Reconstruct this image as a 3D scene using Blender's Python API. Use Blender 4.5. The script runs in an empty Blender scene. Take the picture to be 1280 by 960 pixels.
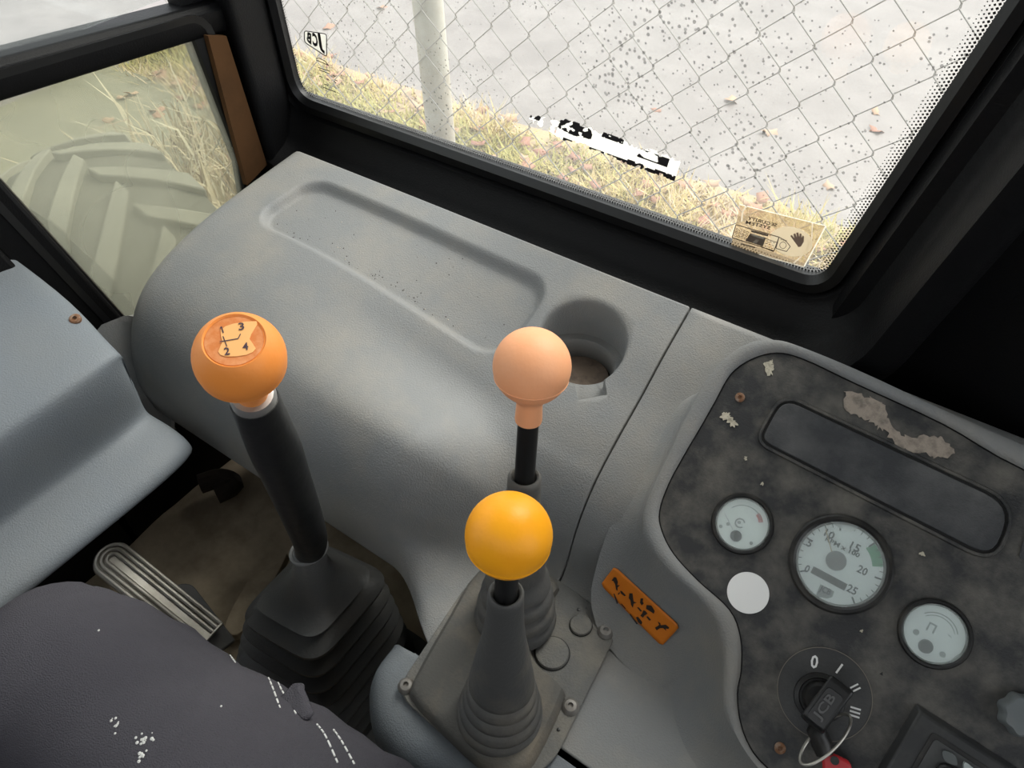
import bpy, bmesh, math, random
from mathutils import Vector, Matrix, noise
from mathutils.bvhtree import BVHTree

sc = bpy.context.scene
COL = sc.collection
random.seed(7)
# ------------------------------------------------------------------ camera, sky, exposure
CAMZ = 1.12            # the phone is held 1.12 m above the cab floor (floor z = 0)
FPX = 960.0            # focal length in pixels of the 1280 x 960 frame
AX = Vector((1909, 937, -960)).normalized()          # world axes seen in (right, down, forward)
_d = Vector((30, 922, 960)); _d -= AX * AX.dot(_d)
AZ = -_d.normalized()
AY = AZ.cross(AX)
cd = bpy.data.cameras.new('camera'); cd.sensor_width = 36.0; cd.lens = FPX / 1280 * 36
cd.clip_start = 0.01; cd.clip_end = 200
cam = bpy.data.objects.new('camera', cd); COL.objects.link(cam)
cam.matrix_world = Matrix(((AX[0], -AX[1], -AX[2], 0), (AY[0], -AY[1], -AY[2], 0),
                           (AZ[0], -AZ[1], -AZ[2], CAMZ), (0, 0, 0, 1)))
sc.camera = cam
wd = bpy.data.worlds.new('overcast'); sc.world = wd; wd.use_nodes = True
bg = wd.node_tree.nodes['Background']
bg.inputs[0].default_value = (0.93, 0.965, 1.0, 1); bg.inputs[1].default_value = .7
sun = bpy.data.lights.new('veiled_sun', 'SUN'); sun.energy = 2.3; sun.angle = math.radians(40); sun.color = (1, .96, .9)
so = bpy.data.objects.new('veiled_sun', sun); COL.objects.link(so)
so.rotation_euler = (math.radians(-38), math.radians(14), 0)
vs = sc.view_settings
vs.view_transform = 'Standard'; vs.look = 'None'; vs.gamma = 1.0; vs.use_curve_mapping = False
vs.exposure = 1.45

# ------------------------------------------------------------------ pixel rays -> points on real surfaces
def ray(p):
    c = Vector((p[0] - 640, p[1] - 480, FPX))
    return Vector((AX.dot(c), AY.dot(c), AZ.dot(c)))
CAM = Vector((0, 0, CAMZ))
def at_z(p, z): r = ray(p); return CAM + r * ((z - CAMZ) / r.z)
def at_y(p, y): r = ray(p); return CAM + r * (y / r.y)
def at_x(p, x): r = ray(p); return CAM + r * (x / r.x)
def at_d(p, d): return CAM + ray(p).normalized() * d
def on_plane(p, o, n): r = ray(p); return CAM + r * ((o - CAM).dot(n) / r.dot(n))
def sst(a, b, x):
    t = max(0.0, min(1.0, (x - a) / (b - a))); return t * t * (3 - 2 * t)
def lerp(a, b, t): return a + (b - a) * t

# ------------------------------------------------------------------ materials
MATS = {}
def mat(name, col, rough=.6, var=.0, col2=None, scale=30, bump=0, bscale=400, metal=0, spec=.4, th=(.45, .7), emis=None):
    if name in MATS: return MATS[name]
    m = bpy.data.materials.new(name); m.use_nodes = True; MATS[name] = m
    nt = m.node_tree; b = nt.nodes['Principled BSDF']
    b.inputs['Base Color'].default_value = (*col, 1); b.inputs['Roughness'].default_value = rough
    b.inputs['Metallic'].default_value = metal; b.inputs['Specular IOR Level'].default_value = spec
    tc = nt.nodes.new('ShaderNodeTexCoord')
    if col2:
        n = nt.nodes.new('ShaderNodeTexNoise'); n.inputs['Scale'].default_value = scale; n.inputs['Detail'].default_value = 8
        n.inputs['Roughness'].default_value = .62
        nt.links.new(tc.outputs['Object'], n.inputs['Vector'])
        r = nt.nodes.new('ShaderNodeMapRange'); r.inputs[1].default_value = th[0]; r.inputs[2].default_value = th[1]
        r.inputs[4].default_value = var or 1.0
        nt.links.new(n.outputs['Fac'], r.inputs[0])
        mx = nt.nodes.new('ShaderNodeMix'); mx.data_type = 'RGBA'
        mx.inputs[6].default_value = (*col, 1); mx.inputs[7].default_value = (*col2, 1)
        nt.links.new(r.outputs[0], mx.inputs[0]); nt.links.new(mx.outputs[2], b.inputs['Base Color'])
    if bump:
        n2 = nt.nodes.new('ShaderNodeTexNoise'); n2.inputs['Scale'].default_value = bscale; n2.inputs['Detail'].default_value = 3
        nt.links.new(tc.outputs['Object'], n2.inputs['Vector'])
        bp = nt.nodes.new('ShaderNodeBump'); bp.inputs['Strength'].default_value = bump; bp.inputs['Distance'].default_value = .002
        nt.links.new(n2.outputs['Fac'], bp.inputs['Height']); nt.links.new(bp.outputs['Normal'], b.inputs['Normal'])
    if emis:
        b.inputs['Emission Color'].default_value = (*emis, 1); b.inputs['Emission Strength'].default_value = 1
    return m

def glass_mat(name, tint, haze, haze_col, speck=False, gloss=.04):
    """clear pane: straight-through light, a film of dust and a faint reflection"""
    m = bpy.data.materials.new(name); m.use_nodes = True; nt = m.node_tree
    nt.nodes.remove(nt.nodes['Principled BSDF']); out = nt.nodes['Material Output']
    t = nt.nodes.new('ShaderNodeBsdfTransparent'); t.inputs[0].default_value = (*tint, 1)
    g = nt.nodes.new('ShaderNodeBsdfGlossy'); g.inputs['Roughness'].default_value = .02
    d = nt.nodes.new('ShaderNodeBsdfDiffuse'); d.inputs[0].default_value = (*haze_col, 1)
    tl = nt.nodes.new('ShaderNodeBsdfTranslucent'); tl.inputs[0].default_value = (*haze_col, 1)
    h = nt.nodes.new('ShaderNodeMixShader'); h.inputs[0].default_value = .5
    nt.links.new(d.outputs[0], h.inputs[1]); nt.links.new(tl.outputs[0], h.inputs[2])
    tc = nt.nodes.new('ShaderNodeTexCoord'); n = nt.nodes.new('ShaderNodeTexNoise')
    n.inputs['Scale'].default_value = 9; n.inputs['Detail'].default_value = 1
    nt.links.new(tc.outputs['Object'], n.inputs['Vector'])
    mr = nt.nodes.new('ShaderNodeMapRange'); mr.inputs[1].default_value = .3; mr.inputs[2].default_value = .7
    mr.inputs[3].default_value = haze * .7; mr.inputs[4].default_value = haze * 1.3
    nt.links.new(n.outputs['Fac'], mr.inputs[0])
    m1 = nt.nodes.new('ShaderNodeMixShader'); nt.links.new(mr.outputs[0], m1.inputs[0])
    nt.links.new(t.outputs[0], m1.inputs[1]); nt.links.new(h.outputs[0], m1.inputs[2])
    last = m1
    if speck:   # dried mud droplets
        v = nt.nodes.new('ShaderNodeTexVoronoi'); v.inputs['Scale'].default_value = 150; v.inputs['Randomness'].default_value = 1
        nt.links.new(tc.outputs['Object'], v.inputs['Vector'])
        n3 = nt.nodes.new('ShaderNodeTexNoise'); n3.inputs['Scale'].default_value = 9; n3.inputs['Detail'].default_value = 2
        nt.links.new(tc.outputs['Object'], n3.inputs['Vector'])
        mr3 = nt.nodes.new('ShaderNodeMapRange'); mr3.inputs[1].default_value = .36; mr3.inputs[2].default_value = .68
        mr3.inputs[3].default_value = .07; mr3.inputs[4].default_value = .24
        nt.links.new(n3.outputs['Fac'], mr3.inputs[0])
        lt = nt.nodes.new('ShaderNodeMath'); lt.operation = 'LESS_THAN'
        nt.links.new(v.outputs['Distance'], lt.inputs[0]); nt.links.new(mr3.outputs[0], lt.inputs[1])
        ml = nt.nodes.new('ShaderNodeMath'); ml.operation = 'MULTIPLY'; ml.inputs[1].default_value = .55
        nt.links.new(lt.outputs[0], ml.inputs[0])
        dk = nt.nodes.new('ShaderNodeBsdfDiffuse'); dk.inputs[0].default_value = (.07, .06, .055, 1)
        m3 = nt.nodes.new('ShaderNodeMixShader'); nt.links.new(ml.outputs[0], m3.inputs[0])
        nt.links.new(last.outputs[0], m3.inputs[1]); nt.links.new(dk.outputs[0], m3.inputs[2]); last = m3
    m2 = nt.nodes.new('ShaderNodeMixShader'); m2.inputs[0].default_value = gloss
    nt.links.new(last.outputs[0], m2.inputs[1]); nt.links.new(g.outputs[0], m2.inputs[2])
    nt.links.new(m2.outputs[0], out.inputs['Surface'])
    return m

GREY = mat('grey_plastic', (.185, .19, .19), .58, .7, (.265, .245, .21), 11, .35, 700, th=(.42, .72))
BLUEGREY = mat('blue_grey_plastic', (.138, .156, .174), .55, .3, (.175, .178, .17), 9, .35, 700)
DUSTGREY = mat('dusty_plate_grey', (.115, .115, .11), .75, .8, (.19, .175, .145), 22, .5, 500)
RUBBER = mat('boot_rubber', (.068, .068, .066), .6, .8, (.15, .135, .11), 14, .2, 300)
DRUBBER = mat('floor_boot_rubber', (.12, .122, .122), .42, .7, (.16, .15, .135), 16, .2, 300)
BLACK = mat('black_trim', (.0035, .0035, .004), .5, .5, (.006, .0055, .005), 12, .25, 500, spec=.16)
SEAL = mat('black_rubber_seal', (.004, .004, .0045), .4, .7, (.012, .011, .009), 9, .1, 200, spec=.45)
BROWN = mat('rusty_brown', (.085, .042, .018), .9, .6, (.05, .026, .012), 20, spec=.1)
FACE = mat('charcoal_panel', (.026, .027, .028), .5, .9, (.165, .153, .13), 30, .25, 600, th=(.40, .78))
RIM = mat('panel_rim_grey', (.17, .175, .175), .5, .4, (.23, .22, .2), 16, .3, 700)
GBLACK = mat('gauge_bezel_black', (.012, .012, .012), .4, .5, (.07, .065, .055), 40)
DIAL = mat('gauge_dial_white', (.86, .92, .90), .5, .5, (.74, .79, .78), 40)
PRINTGREY = mat('faded_print', (.05, .056, .06), .7)
PRINTLIGHT = mat('pale_print', (.30, .33, .33), .7)
WHITE = mat('white_print', (.8, .8, .78), .6)
METAL = mat('worn_steel', (.5, .48, .43), .38, .6, (.25, .22, .18), 30, metal=.85)
RUST = mat('rusty_screw', (.16, .075, .035), .8, .7, (.3, .25, .2), 200)

# ------------------------------------------------------------------ mesh helpers
class MB:
    def __init__(s): s.v = []; s.f = []; s.mi = []
    def add(s, verts, faces, k=0):
        n = len(s.v); s.v += [Vector(q) for q in verts]; s.f += [tuple(i + n for i in f) for f in faces]; s.mi += [k] * len(faces); return s
    def box(s, c, h, M=None, k=0):
        vs_ = [Vector((sx * h[0], sy * h[1], sz * h[2])) for sx in (-1, 1) for sy in (-1, 1) for sz in (-1, 1)]
        vs_ = [(M @ q if M else q) + Vector(c) for q in vs_]
        return s.add(vs_, [(0, 1, 3, 2), (4, 6, 7, 5), (0, 4, 5, 1), (2, 3, 7, 6), (0, 2, 6, 4), (1, 5, 7, 3)], k)
    def rings(s, R, cap0=True, cap1=True, closed=True, k=0):
        m = len(R[0]); vs_ = [q for r in R for q in r]; fs = []
        for i in range(len(R) - 1):
            for j in range(m if closed else m - 1):
                a = i * m + j; b = i * m + (j + 1) % m; fs.append((a, b, b + m, a + m))
        if cap0 and closed: fs.append(tuple(range(m - 1, -1, -1)))
        if cap1 and closed: o = (len(R) - 1) * m; fs.append(tuple(range(o, o + m)))
        return s.add(vs_, fs, k)
    def tube(s, pts, rad, n=10, cap=True, k=0):
        pts = [Vector(p) for p in pts]; R = []
        if not isinstance(rad, (list, tuple)): rad = [rad] * len(pts)
        up = None
        for i, p in enumerate(pts):
            t = (pts[min(i + 1, len(pts) - 1)] - pts[max(i - 1, 0)]).normalized()
            if up is None: up = t.orthogonal().normalized()
            u = (up - t * up.dot(t)).normalized(); up = u; w = t.cross(u)
            R.append([p + (u * math.cos(a) + w * math.sin(a)) * rad[i] for a in [2 * math.pi * j / n for j in range(n)]])
        return s.rings(R, cap, cap, True, k)
    def lathe(s, prof, o, axis, n=32, cap0=True, cap1=True, k=0):
        """prof: list of (radius, height along axis)"""
        axis = Vector(axis).normalized(); u = axis.orthogonal().normalized(); w = axis.cross(u); o = Vector(o)
        R = [[o + axis * h + (u * math.cos(2 * math.pi * j / n) + w * math.sin(2 * math.pi * j / n)) * max(r, 1e-5) for j in range(n)] for r, h in prof]
        return s.rings(R, cap0, cap1, True, k)
    def prism(s, pts, nvec, h, k=0):
        """closed outline (list of points) raised by h along nvec"""
        nvec = Vector(nvec); pts = [Vector(p) for p in pts]
        return s.rings([pts, [p + nvec * h for p in pts]], k=k)
    def grid(s, G, k=0):
        a = len(G); b = len(G[0])
        return s.add([q for r in G for q in r], [(i * b + j, i * b + j + 1, (i + 1) * b + j + 1, (i + 1) * b + j) for i in range(a - 1) for j in range(b - 1)], k)
    def build(s, name, m, parent=None, sharp=35, bev=0, solid=0, sub=0, merge=0, flip=False):
        me = bpy.data.meshes.new(name); me.from_pydata(s.v, [], s.f)
        ms = m if isinstance(m, (list, tuple)) else [m]
        for q in ms: me.materials.append(q)
        if len(ms) > 1: me.polygons.foreach_set('material_index', s.mi)
        bm = bmesh.new(); bm.from_mesh(me)
        if merge: bmesh.ops.remove_doubles(bm, verts=bm.verts, dist=merge)
        bmesh.ops.recalc_face_normals(bm, faces=bm.faces)
        if flip: bmesh.ops.reverse_faces(bm, faces=bm.faces)
        bm.to_mesh(me); bm.free()
        me.shade_smooth(); me.set_sharp_from_angle(angle=math.radians(sharp))
        o = bpy.data.objects.new(name, me); COL.objects.link(o)
        if solid:
            q = o.modifiers.new('solid', 'SOLIDIFY'); q.thickness = abs(solid); q.offset = -1 if solid > 0 else 1
        if bev:
            q = o.modifiers.new('bevel', 'BEVEL'); q.width = bev; q.segments = 2; q.limit_method = 'ANGLE'; q.angle_limit = math.radians(40)
        if sub:
            q = o.modifiers.new('sub', 'SUBSURF'); q.levels = sub; q.render_levels = sub
        if parent is not None: put(o, parent)
        return o
def put(o, parent):
    o.parent = parent
    o.matrix_parent_inverse = Matrix.Translation(-parent.location)      # meshes are modelled in world space
def thing(name, loc, label, cat, group=None, kind=None):
    e = bpy.data.objects.new(name, None); e.empty_display_size = .02; COL.objects.link(e); e.location = Vector(loc)
    tag(e, label, cat, group, kind); return e
def tag(o, label=None, cat=None, group=None, kind=None):
    if label: o['label'] = label
    if cat: o['category'] = cat
    if group: o['group'] = group
    if kind: o['kind'] = kind
    return o
def cat_rom(P, t):
    i = min(int(t), len(P) - 2); f = t - i
    p0, p1, p2, p3 = P[max(i - 1, 0)], P[i], P[i + 1], P[min(i + 2, len(P) - 1)]
    return tuple(.5 * (2 * b + (c - a) * f + (2 * a - 5 * b + 4 * c - d) * f * f + (3 * b - a - 3 * c + d) * f ** 3) for a, b, c, d in zip(p0, p1, p2, p3))
def smooth_closed(P, sub=4):
    n = len(P); out = []
    for i in range(n):
        a, b, c, d = P[i - 1], P[i], P[(i + 1) % n], P[(i + 2) % n]
        for q in range(sub):
            f = q / sub
            out.append(tuple(.5 * (2 * y + (z - x) * f + (2 * x - 5 * y + 4 * z - w) * f * f + (3 * y - x - 3 * z + w) * f ** 3) for x, y, z, w in zip(a, b, c, d)))
    return out
def smooth_open(P, sub=6):
    return [cat_rom(P, i / sub) for i in range((len(P) - 1) * sub)] + [tuple(P[-1])]
def round_poly(P, r, n=5):
    """round the corners of a 2-D or 3-D polygon"""
    P = [Vector(p) for p in P]; out = []
    rr = r if isinstance(r, (list, tuple)) else [r] * len(P)
    for i, p in enumerate(P):
        a, b = P[i - 1] - p, P[(i + 1) % len(P)] - p
        d = min(rr[i], a.length * .48, b.length * .48)
        A = p + a.normalized() * d; B = p + b.normalized() * d
        for k in range(n + 1):
            t = k / n; out.append(A * (1 - t) ** 2 + p * 2 * t * (1 - t) + B * t * t)
    return out
def text_polys(s, bold=.02):
    cu = bpy.data.curves.new('txt', 'FONT'); cu.body = s; cu.resolution_u = 2; cu.offset = bold
    o = bpy.data.objects.new('txt', cu); COL.objects.link(o)
    bpy.context.view_layer.update()
    me = o.evaluated_get(bpy.context.evaluated_depsgraph_get()).to_mesh()
    V = [(q.co.x, q.co.y) for q in me.vertices]; Fc = [tuple(p.vertices) for p in me.polygons]
    o.evaluated_get(bpy.context.evaluated_depsgraph_get()).to_mesh_clear()
    bpy.data.objects.remove(o); bpy.data.curves.remove(cu)
    return V, Fc
def text_on(mb, s, fn, p0, p1, p2, k=0, bold=.02):
    """text whose lower-left, lower-right and upper-left corners lie at points p0, p1, p2 (mapped through fn)"""
    V, Fc = text_polys(s, bold)
    x0 = min(v[0] for v in V); x1 = max(v[0] for v in V); y0 = min(v[1] for v in V); y1 = max(v[1] for v in V)
    A, B, C = fn(p0), fn(p1), fn(p2)
    mb.add([A + (B - A) * ((x - x0) / (x1 - x0)) + (C - A) * ((y - y0) / (y1 - y0)) for x, y in V], Fc, k)
def srgb(r, g, b):
    f = lambda c: (c / 255 / 12.92) if c / 255 <= .04045 else ((c / 255 + .055) / 1.055) ** 2.4
    return (f(r), f(g), f(b))

# ================================================================== THE SETTING: cab shell
GLY = .62; WSX = -.80      # side glass plane, quarter-window plane
def struct(mb, name, m, **kw): return tag(mb.build(name, m, **kw), kind='structure')
GROUND = -.98
# cab floor: one steel pan with a worn rubber mat, gently uneven
mb = MB(); G = []
for i in range(41):
    r = []
    for j in range(33):
        x = -1.0 + 1.9 * i / 40; y = -.8 + 1.42 * j / 32
        z = .012 * noise.noise((x * 5, y * 5, 0)) + .006 * noise.noise((x * 15, y * 15, 3))
        r.append((x, y, z - .012))
    G.append(r)
mb.grid(G); mb.box((-.05, -.09, -.05), (.95, .71, .02))
MUD = mat('muddy_floor', (.30, .24, .165), .85, 1, (.58, .48, .34), 9, 1, 45, th=(.35, .65))
struct(mb, 'floor', MUD)
# folded edge of the floor covering in front of the gear lever
# walls: black panels
mb = MB()
mb.box((-.03, GLY + .03, .27), (.93, .012, .38))                      # below the side window
struct(mb, 'wall_right', BLACK, bev=.004)
# rear part of the right wall: broad black trim panel beside the window with a soft ridge
mb = MB()
prof = [(-.085, .62), (-.07, .595), (-.02, .59), (.05, .588), (.075, .575), (.10, .572), (.50, .575), (.9, .575)]
G = []
for zz in (-.0, .3, .6, .9, 1.2, 1.55):
    sh = (zz - .668) * .216
    G.append([(x + sh * (1 if x < .2 else 0), y, zz) for x, y in prof])
mb.grid(G)
struct(mb, 'trim_1', BLACK, solid=-.02)
mb = MB(); mb.box((-.985, -.30, .28), (.012, .51, .30)); mb.box((-.985, .41, .17), (.012, .21, .19)); mb.box((-.895, .41, .35), (.10, .21, .008)); struct(mb, 'wall_front', BLACK)
mb = MB(); mb.box((0, -.82, .56), (.95, .012, .58)); struct(mb, 'wall_left', BLACK)  # out of view; made taller to block light from the driver's side
mb = MB(); mb.box((.92, -.1, .28), (.012, .72, .30)); struct(mb, 'wall_back', BLACK)
mb = MB(); mb.box((.0, -.1, 1.68), (1.02, .76, .03))
struct(mb, 'ceiling', mat('roof_lining', (.24, .24, .23), .9), bev=.02)
# corner pillars
mb = MB()
mb.prism(round_poly([(-.86, .55, -.05), (-.775, .545, -.05), (-.787, .605, -.05), (-.81, .625, -.05), (-.87, .625, -.05)], .012), (0, 0, 1), 1.75)
struct(mb, 'trim_2', BLACK)
mb = MB(); mb.box((-.86, -.76, .8), (.04, .04, .86)); struct(mb, 'trim_3', BLACK, bev=.01)
mb = MB(); mb.box((.9, -.76, .8), (.04, .04, .86)); struct(mb, 'trim_4', BLACK, bev=.01)

# ---- window_1: side window (swept black frame, rubber seal, pane, dotted print)
def gl(p, off=0.0): return at_y(p, GLY - off)
bl, br = gl((375, 120)), gl((1030, 350))
tl_ = Vector((bl.x - .006, GLY, 1.58)); 
slope = (gl((1265, 0)).x - br.x) / (gl((1265, 0)).z - br.z)
tr_ = Vector((br.x + slope * (1.58 - br.z), GLY, 1.58))
bl2 = Vector((gl((352, 28)).x + .004, GLY, bl.z + .001))
W1 = thing('window_1', ((bl.x + br.x) / 2, GLY, bl.z), 'black framed side window looking onto the chain link fence', 'window', kind='structure')
outl = round_poly([tl_, bl2, br, tr_], [.04, .03, .022, .04], 8)
C2 = Vector((-.42, GLY, 1.1))
def offs_ring(pts, o, inn):
    n = len(pts); out = []
    for i in range(n):
        t = (pts[(i + 1) % n] - pts[i - 1]).normalized(); nn = Vector((t.z, 0, -t.x))
        if nn.dot(pts[i] - C2) < 0: nn = -nn
        q = pts[i] + nn * o; out.append(Vector((q.x, GLY - inn, q.z)))
    return out
mb = MB(); mb.rings([offs_ring(outl, o, i) for o, i in [(.004, -.006), (-.001, -.004), (-.003, .006), (.004, .012), (.013, .012), (.015, .006), (.015, -.006)]], False, False)
mb.build('rubber_seal', SEAL, W1)
mb = MB(); mb.rings([offs_ring(outl, o, i) for o, i in [(.014, .004), (.018, .014), (.027, .016), (.033, .024), (.045, .030), (.052, .045), (.056, .064), (.062, .076), (.080, .078), (.090, .07), (.092, .0)]], False, False)
mb.build('frame', BLACK, W1, sharp=50)
mb = MB(); mb.prism(offs_ring(outl, .004, -.003), (0, 1, 0), .004)
mb.build('pane', glass_mat('side_glass', (.97, .98, .97), .11, (.85, .85, .82), True), W1)
# halftone dotted print along the pane's edge
mb = MB(); n = len(outl)
acc = 0; px_prev = None; step = .0030
dens = []
for i in range(n):
    a, b = outl[i], outl[(i + 1) % n]; L = (b - a).length; k = max(1, int(L / .001))
    for q in range(k): dens.append((a.lerp(b, q / k), (b - a).normalized()))
cum = 0; last = 0
for i in range(1, len(dens)):
    cum += (dens[i][0] - dens[i - 1][0]).length
    if cum - last < step: continue
    last = cum; p, t = dens[i]; nn = Vector((-t.z, 0, t.x))
    if nn.dot(C2 - p) < 0: nn = -nn
    if p.z > 1.15: continue
    right = p.x > br.x + .001
    rows = 5 if right else 2
    for r in range(rows):
        sz = (.00145 if right else .0012) * (1 - r / (rows + 1.5))
        c = p + nn * (.0022 + r * .0026) + t * (step / 2 if r % 2 else 0); c = Vector((c.x, GLY + .0024, c.z))
        mb.add([c + t * sz, c + nn * sz, c - t * sz, c - nn * sz], [(0, 1, 2, 3)])
tag(mb.build('dot_border', BLACK, W1), kind='stuff')

# ---- window_2: narrow quarter window low in the front corner
Q = lambda p, off=0.0: at_x(p, WSX + off)
q_tr = Q((238, 45)); q_r2 = Q((296, 196)); q_r3 = Q((303, 240)); q_l = Q((0, 225)); q_lb = Q((150, 390)); q_t0 = Q((0, 118))
dl = (q_lb - q_l); top_left = q_l + dl * ((q_t0.z - q_l.z) / dl.z)
tdir = (q_tr - q_t0); top_left = Vector((WSX, top_left.y, q_t0.z + (top_left.y - q_t0.y) * tdir.z / tdir.y))
bot_l = q_l + dl * ((.33 - q_l.z) / dl.z); bot_r = Vector((WSX, q_r3.y - .01, .33))
W2 = thing('window_2', (WSX, .4, .33), 'dusty quarter window low in the front corner showing the tyre', 'window', kind='structure')
outq = round_poly([top_left, q_tr, q_r2, q_r3, bot_r, bot_l], [.01, .004, .012, .01, .02, .02], 4)
CQ = Vector((WSX, .39, .6))
def offq(pts, o, inn):
    n = len(pts); out = []
    for i in range(n):
        t = (pts[(i + 1) % n] - pts[i - 1]).normalized(); nn = Vector((0, t.z, -t.y))
        if nn.dot(pts[i] - CQ) < 0: nn = -nn
        q = pts[i] + nn * o; out.append(Vector((WSX + inn, q.y, q.z)))
    return out
mb = MB(); mb.rings([offq(outq, o, i) for o, i in [(.0, -.012), (-.001, .0), (.001, .004), (.012, .006), (.016, .010), (.024, .011), (.026, -.012)]], False, False)
mb.build('rubber_seal', SEAL, W2)
mb = MB(); mb.prism(offq(outq, .002, -.004), (1, 0, 0), .004)
mb.build('pane', glass_mat('quarter_glass', (.84, .85, .78), .36, (.58, .57, .47), False), W2)
# brown strip beside it and the black cross beam above it
mb = MB()
p = [Q((260, 45), .016), Q((283, 45), .016), Q((334, 206), .016), Q((309, 232), .016)]
mb.prism(p, (-1, 0, 0), .008)
struct(mb, 'trim_5', BROWN)
mb = MB()
b0 = Q((0, 70)); b1 = Q((270, 0)); d = (b1 - b0) / (b1.y - b0.y)
f0, f1 = b0 + d * (-.9 - b0.y), b0 + d * (.59 - b0.y)
t0 = q_t0 + tdir / tdir.y * (-.9 - q_t0.y); t1 = q_t0 + tdir / tdir.y * (.59 - q_t0.y)
R_ = []
for f_, t_ in ((f0, t0), (f1, t1)):
    R_.append([Vector((x, f_.y, z)) for x, z in ((-.83, t_.z - .004), (-.794, t_.z - .004), (-.79, t_.z + .004), (-.79, f_.z - .006), (-.797, f_.z), (-.83, f_.z))])
mb.rings(R_)
struct(mb, 'trim_6', BLACK, bev=.002)
mb = MB(); mb.prism([Vector((-.812, y, z)) for y, z in ((-.72, .82), (.56, .82), (.56, 1.66), (-.72, 1.66))], (-1, 0, 0), .004)
W3 = tag(mb.build('window_3', glass_mat('windscreen_glass', (.93, .95, .94), .10, (.8, .8, .76)), None), kind='structure')
# black jamb on the pillar side and on the column side of the quarter window
mb = MB()
mb.prism([Vector((-.83, y, z)) for y, z in ((q_tr.y + .004, .82), (.56, .82), (.57, .30), (q_r3.y + .008, .30), (q_r2.y + .01, q_r2.z - .02))], (1, 0, 0), .022)
struct(mb, 'trim_7', BLACK)
mb = MB()
l0 = top_left + Vector((0, -.006, .02)); l1 = bot_l + Vector((0, -.006, 0))
for a, b, x in ((.0, .05, -.79), (.048, .085, -.775)):
    mb.prism([Vector((-.83, l0.y - b, l0.z)), Vector((-.83, l0.y - a, l0.z)), Vector((-.83, l1.y - a, l1.z)), Vector((-.83, l1.y - b, l1.z))], (1, 0, 0), .83 + x)
struct(mb, 'trim_8', BLACK, bev=.005)

# ================================================================== GREY MOULDINGS
def rel(z): return z + CAMZ
PF = [(.535, -.466), (.489, -.470), (.448, -.474), (.407, -.479), (.374, -.485), (.335, -.496), (.300, -.513), (.275, -.537), (.259, -.566), (.250, -.60), (.246, -.622), (.245, -.642), (.245, -.662)]
PS = [(.535, -.468), (.489, -.489), (.448, -.512), (.407, -.532), (.374, -.553), (.353, -.577), (.339, -.604), (.330, -.630), (.317, -.649), (.295, -.656), (.25, -.656), (.212, -.656), (.194, -.656)]
def prof_at(x, s):
    a = cat_rom(PF, s); b = cat_rom(PS, s); w = lerp(sst(-.60, -.20, x), sst(-.335, -.225, x), sst(3.4, 6.5, s))
    return lerp(a[0], b[0], w), rel(lerp(a[1], b[1], w))
def s_of_y(y):            # top part only: both profiles share their y values
    for i in range(4):
        if PF[i + 1][0] <= y <= PF[i][0]:
            lo, hi = float(i), float(i + 1)
            for _ in range(22):
                m = (lo + hi) / 2
                if cat_rom(PF, m)[0] > y: lo = m
                else: hi = m
            return lo
    return 4.0
def top_z(x, y): return prof_at(x, s_of_y(y))[1]
def hit_top(p):
    z = rel(-.48)
    for _ in range(25): q = at_z(p, z); z = lerp(z, top_z(q.x, min(.535, max(.374, q.y))), .7)
    return at_z(p, z)
cupc = hit_top((727, 426)); CX, CY, CR = cupc.x, cupc.y, .0435
tr4 = [hit_top(p) for p in ((382, 221), (700, 352), (312, 287), (628, 432))]
TX0 = (tr4[0].x + tr4[2].x) / 2 - .002; TX1 = (tr4[1].x + tr4[3].x) / 2; TY0 = (tr4[2].y + tr4[3].y) / 2; TY1 = (tr4[0].y + tr4[1].y) / 2
print('cup', CX, CY, 'tray', TX0, TX1, TY0, TY1)
def tray(x, y):
    r = .028; cx, cy = (TX0 + TX1) / 2, (TY0 + TY1) / 2
    x2 = x - .10 * (y - cy)          # the ends lean a little
    dx, dy = abs(x2 - cx) - (TX1 - TX0) / 2 + r, abs(y - cy) - (TY1 - TY0) / 2 + r
    sd = math.hypot(max(dx, 0), max(dy, 0)) + min(max(dx, dy), 0) - r
    sd2 = .056 - math.hypot(x - CX, y - CY)       # keep a land around the cup holder
    sd = max(sd, sd2)
    return sst(.003, -.007, sd)
SEAMX = -.1885
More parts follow.
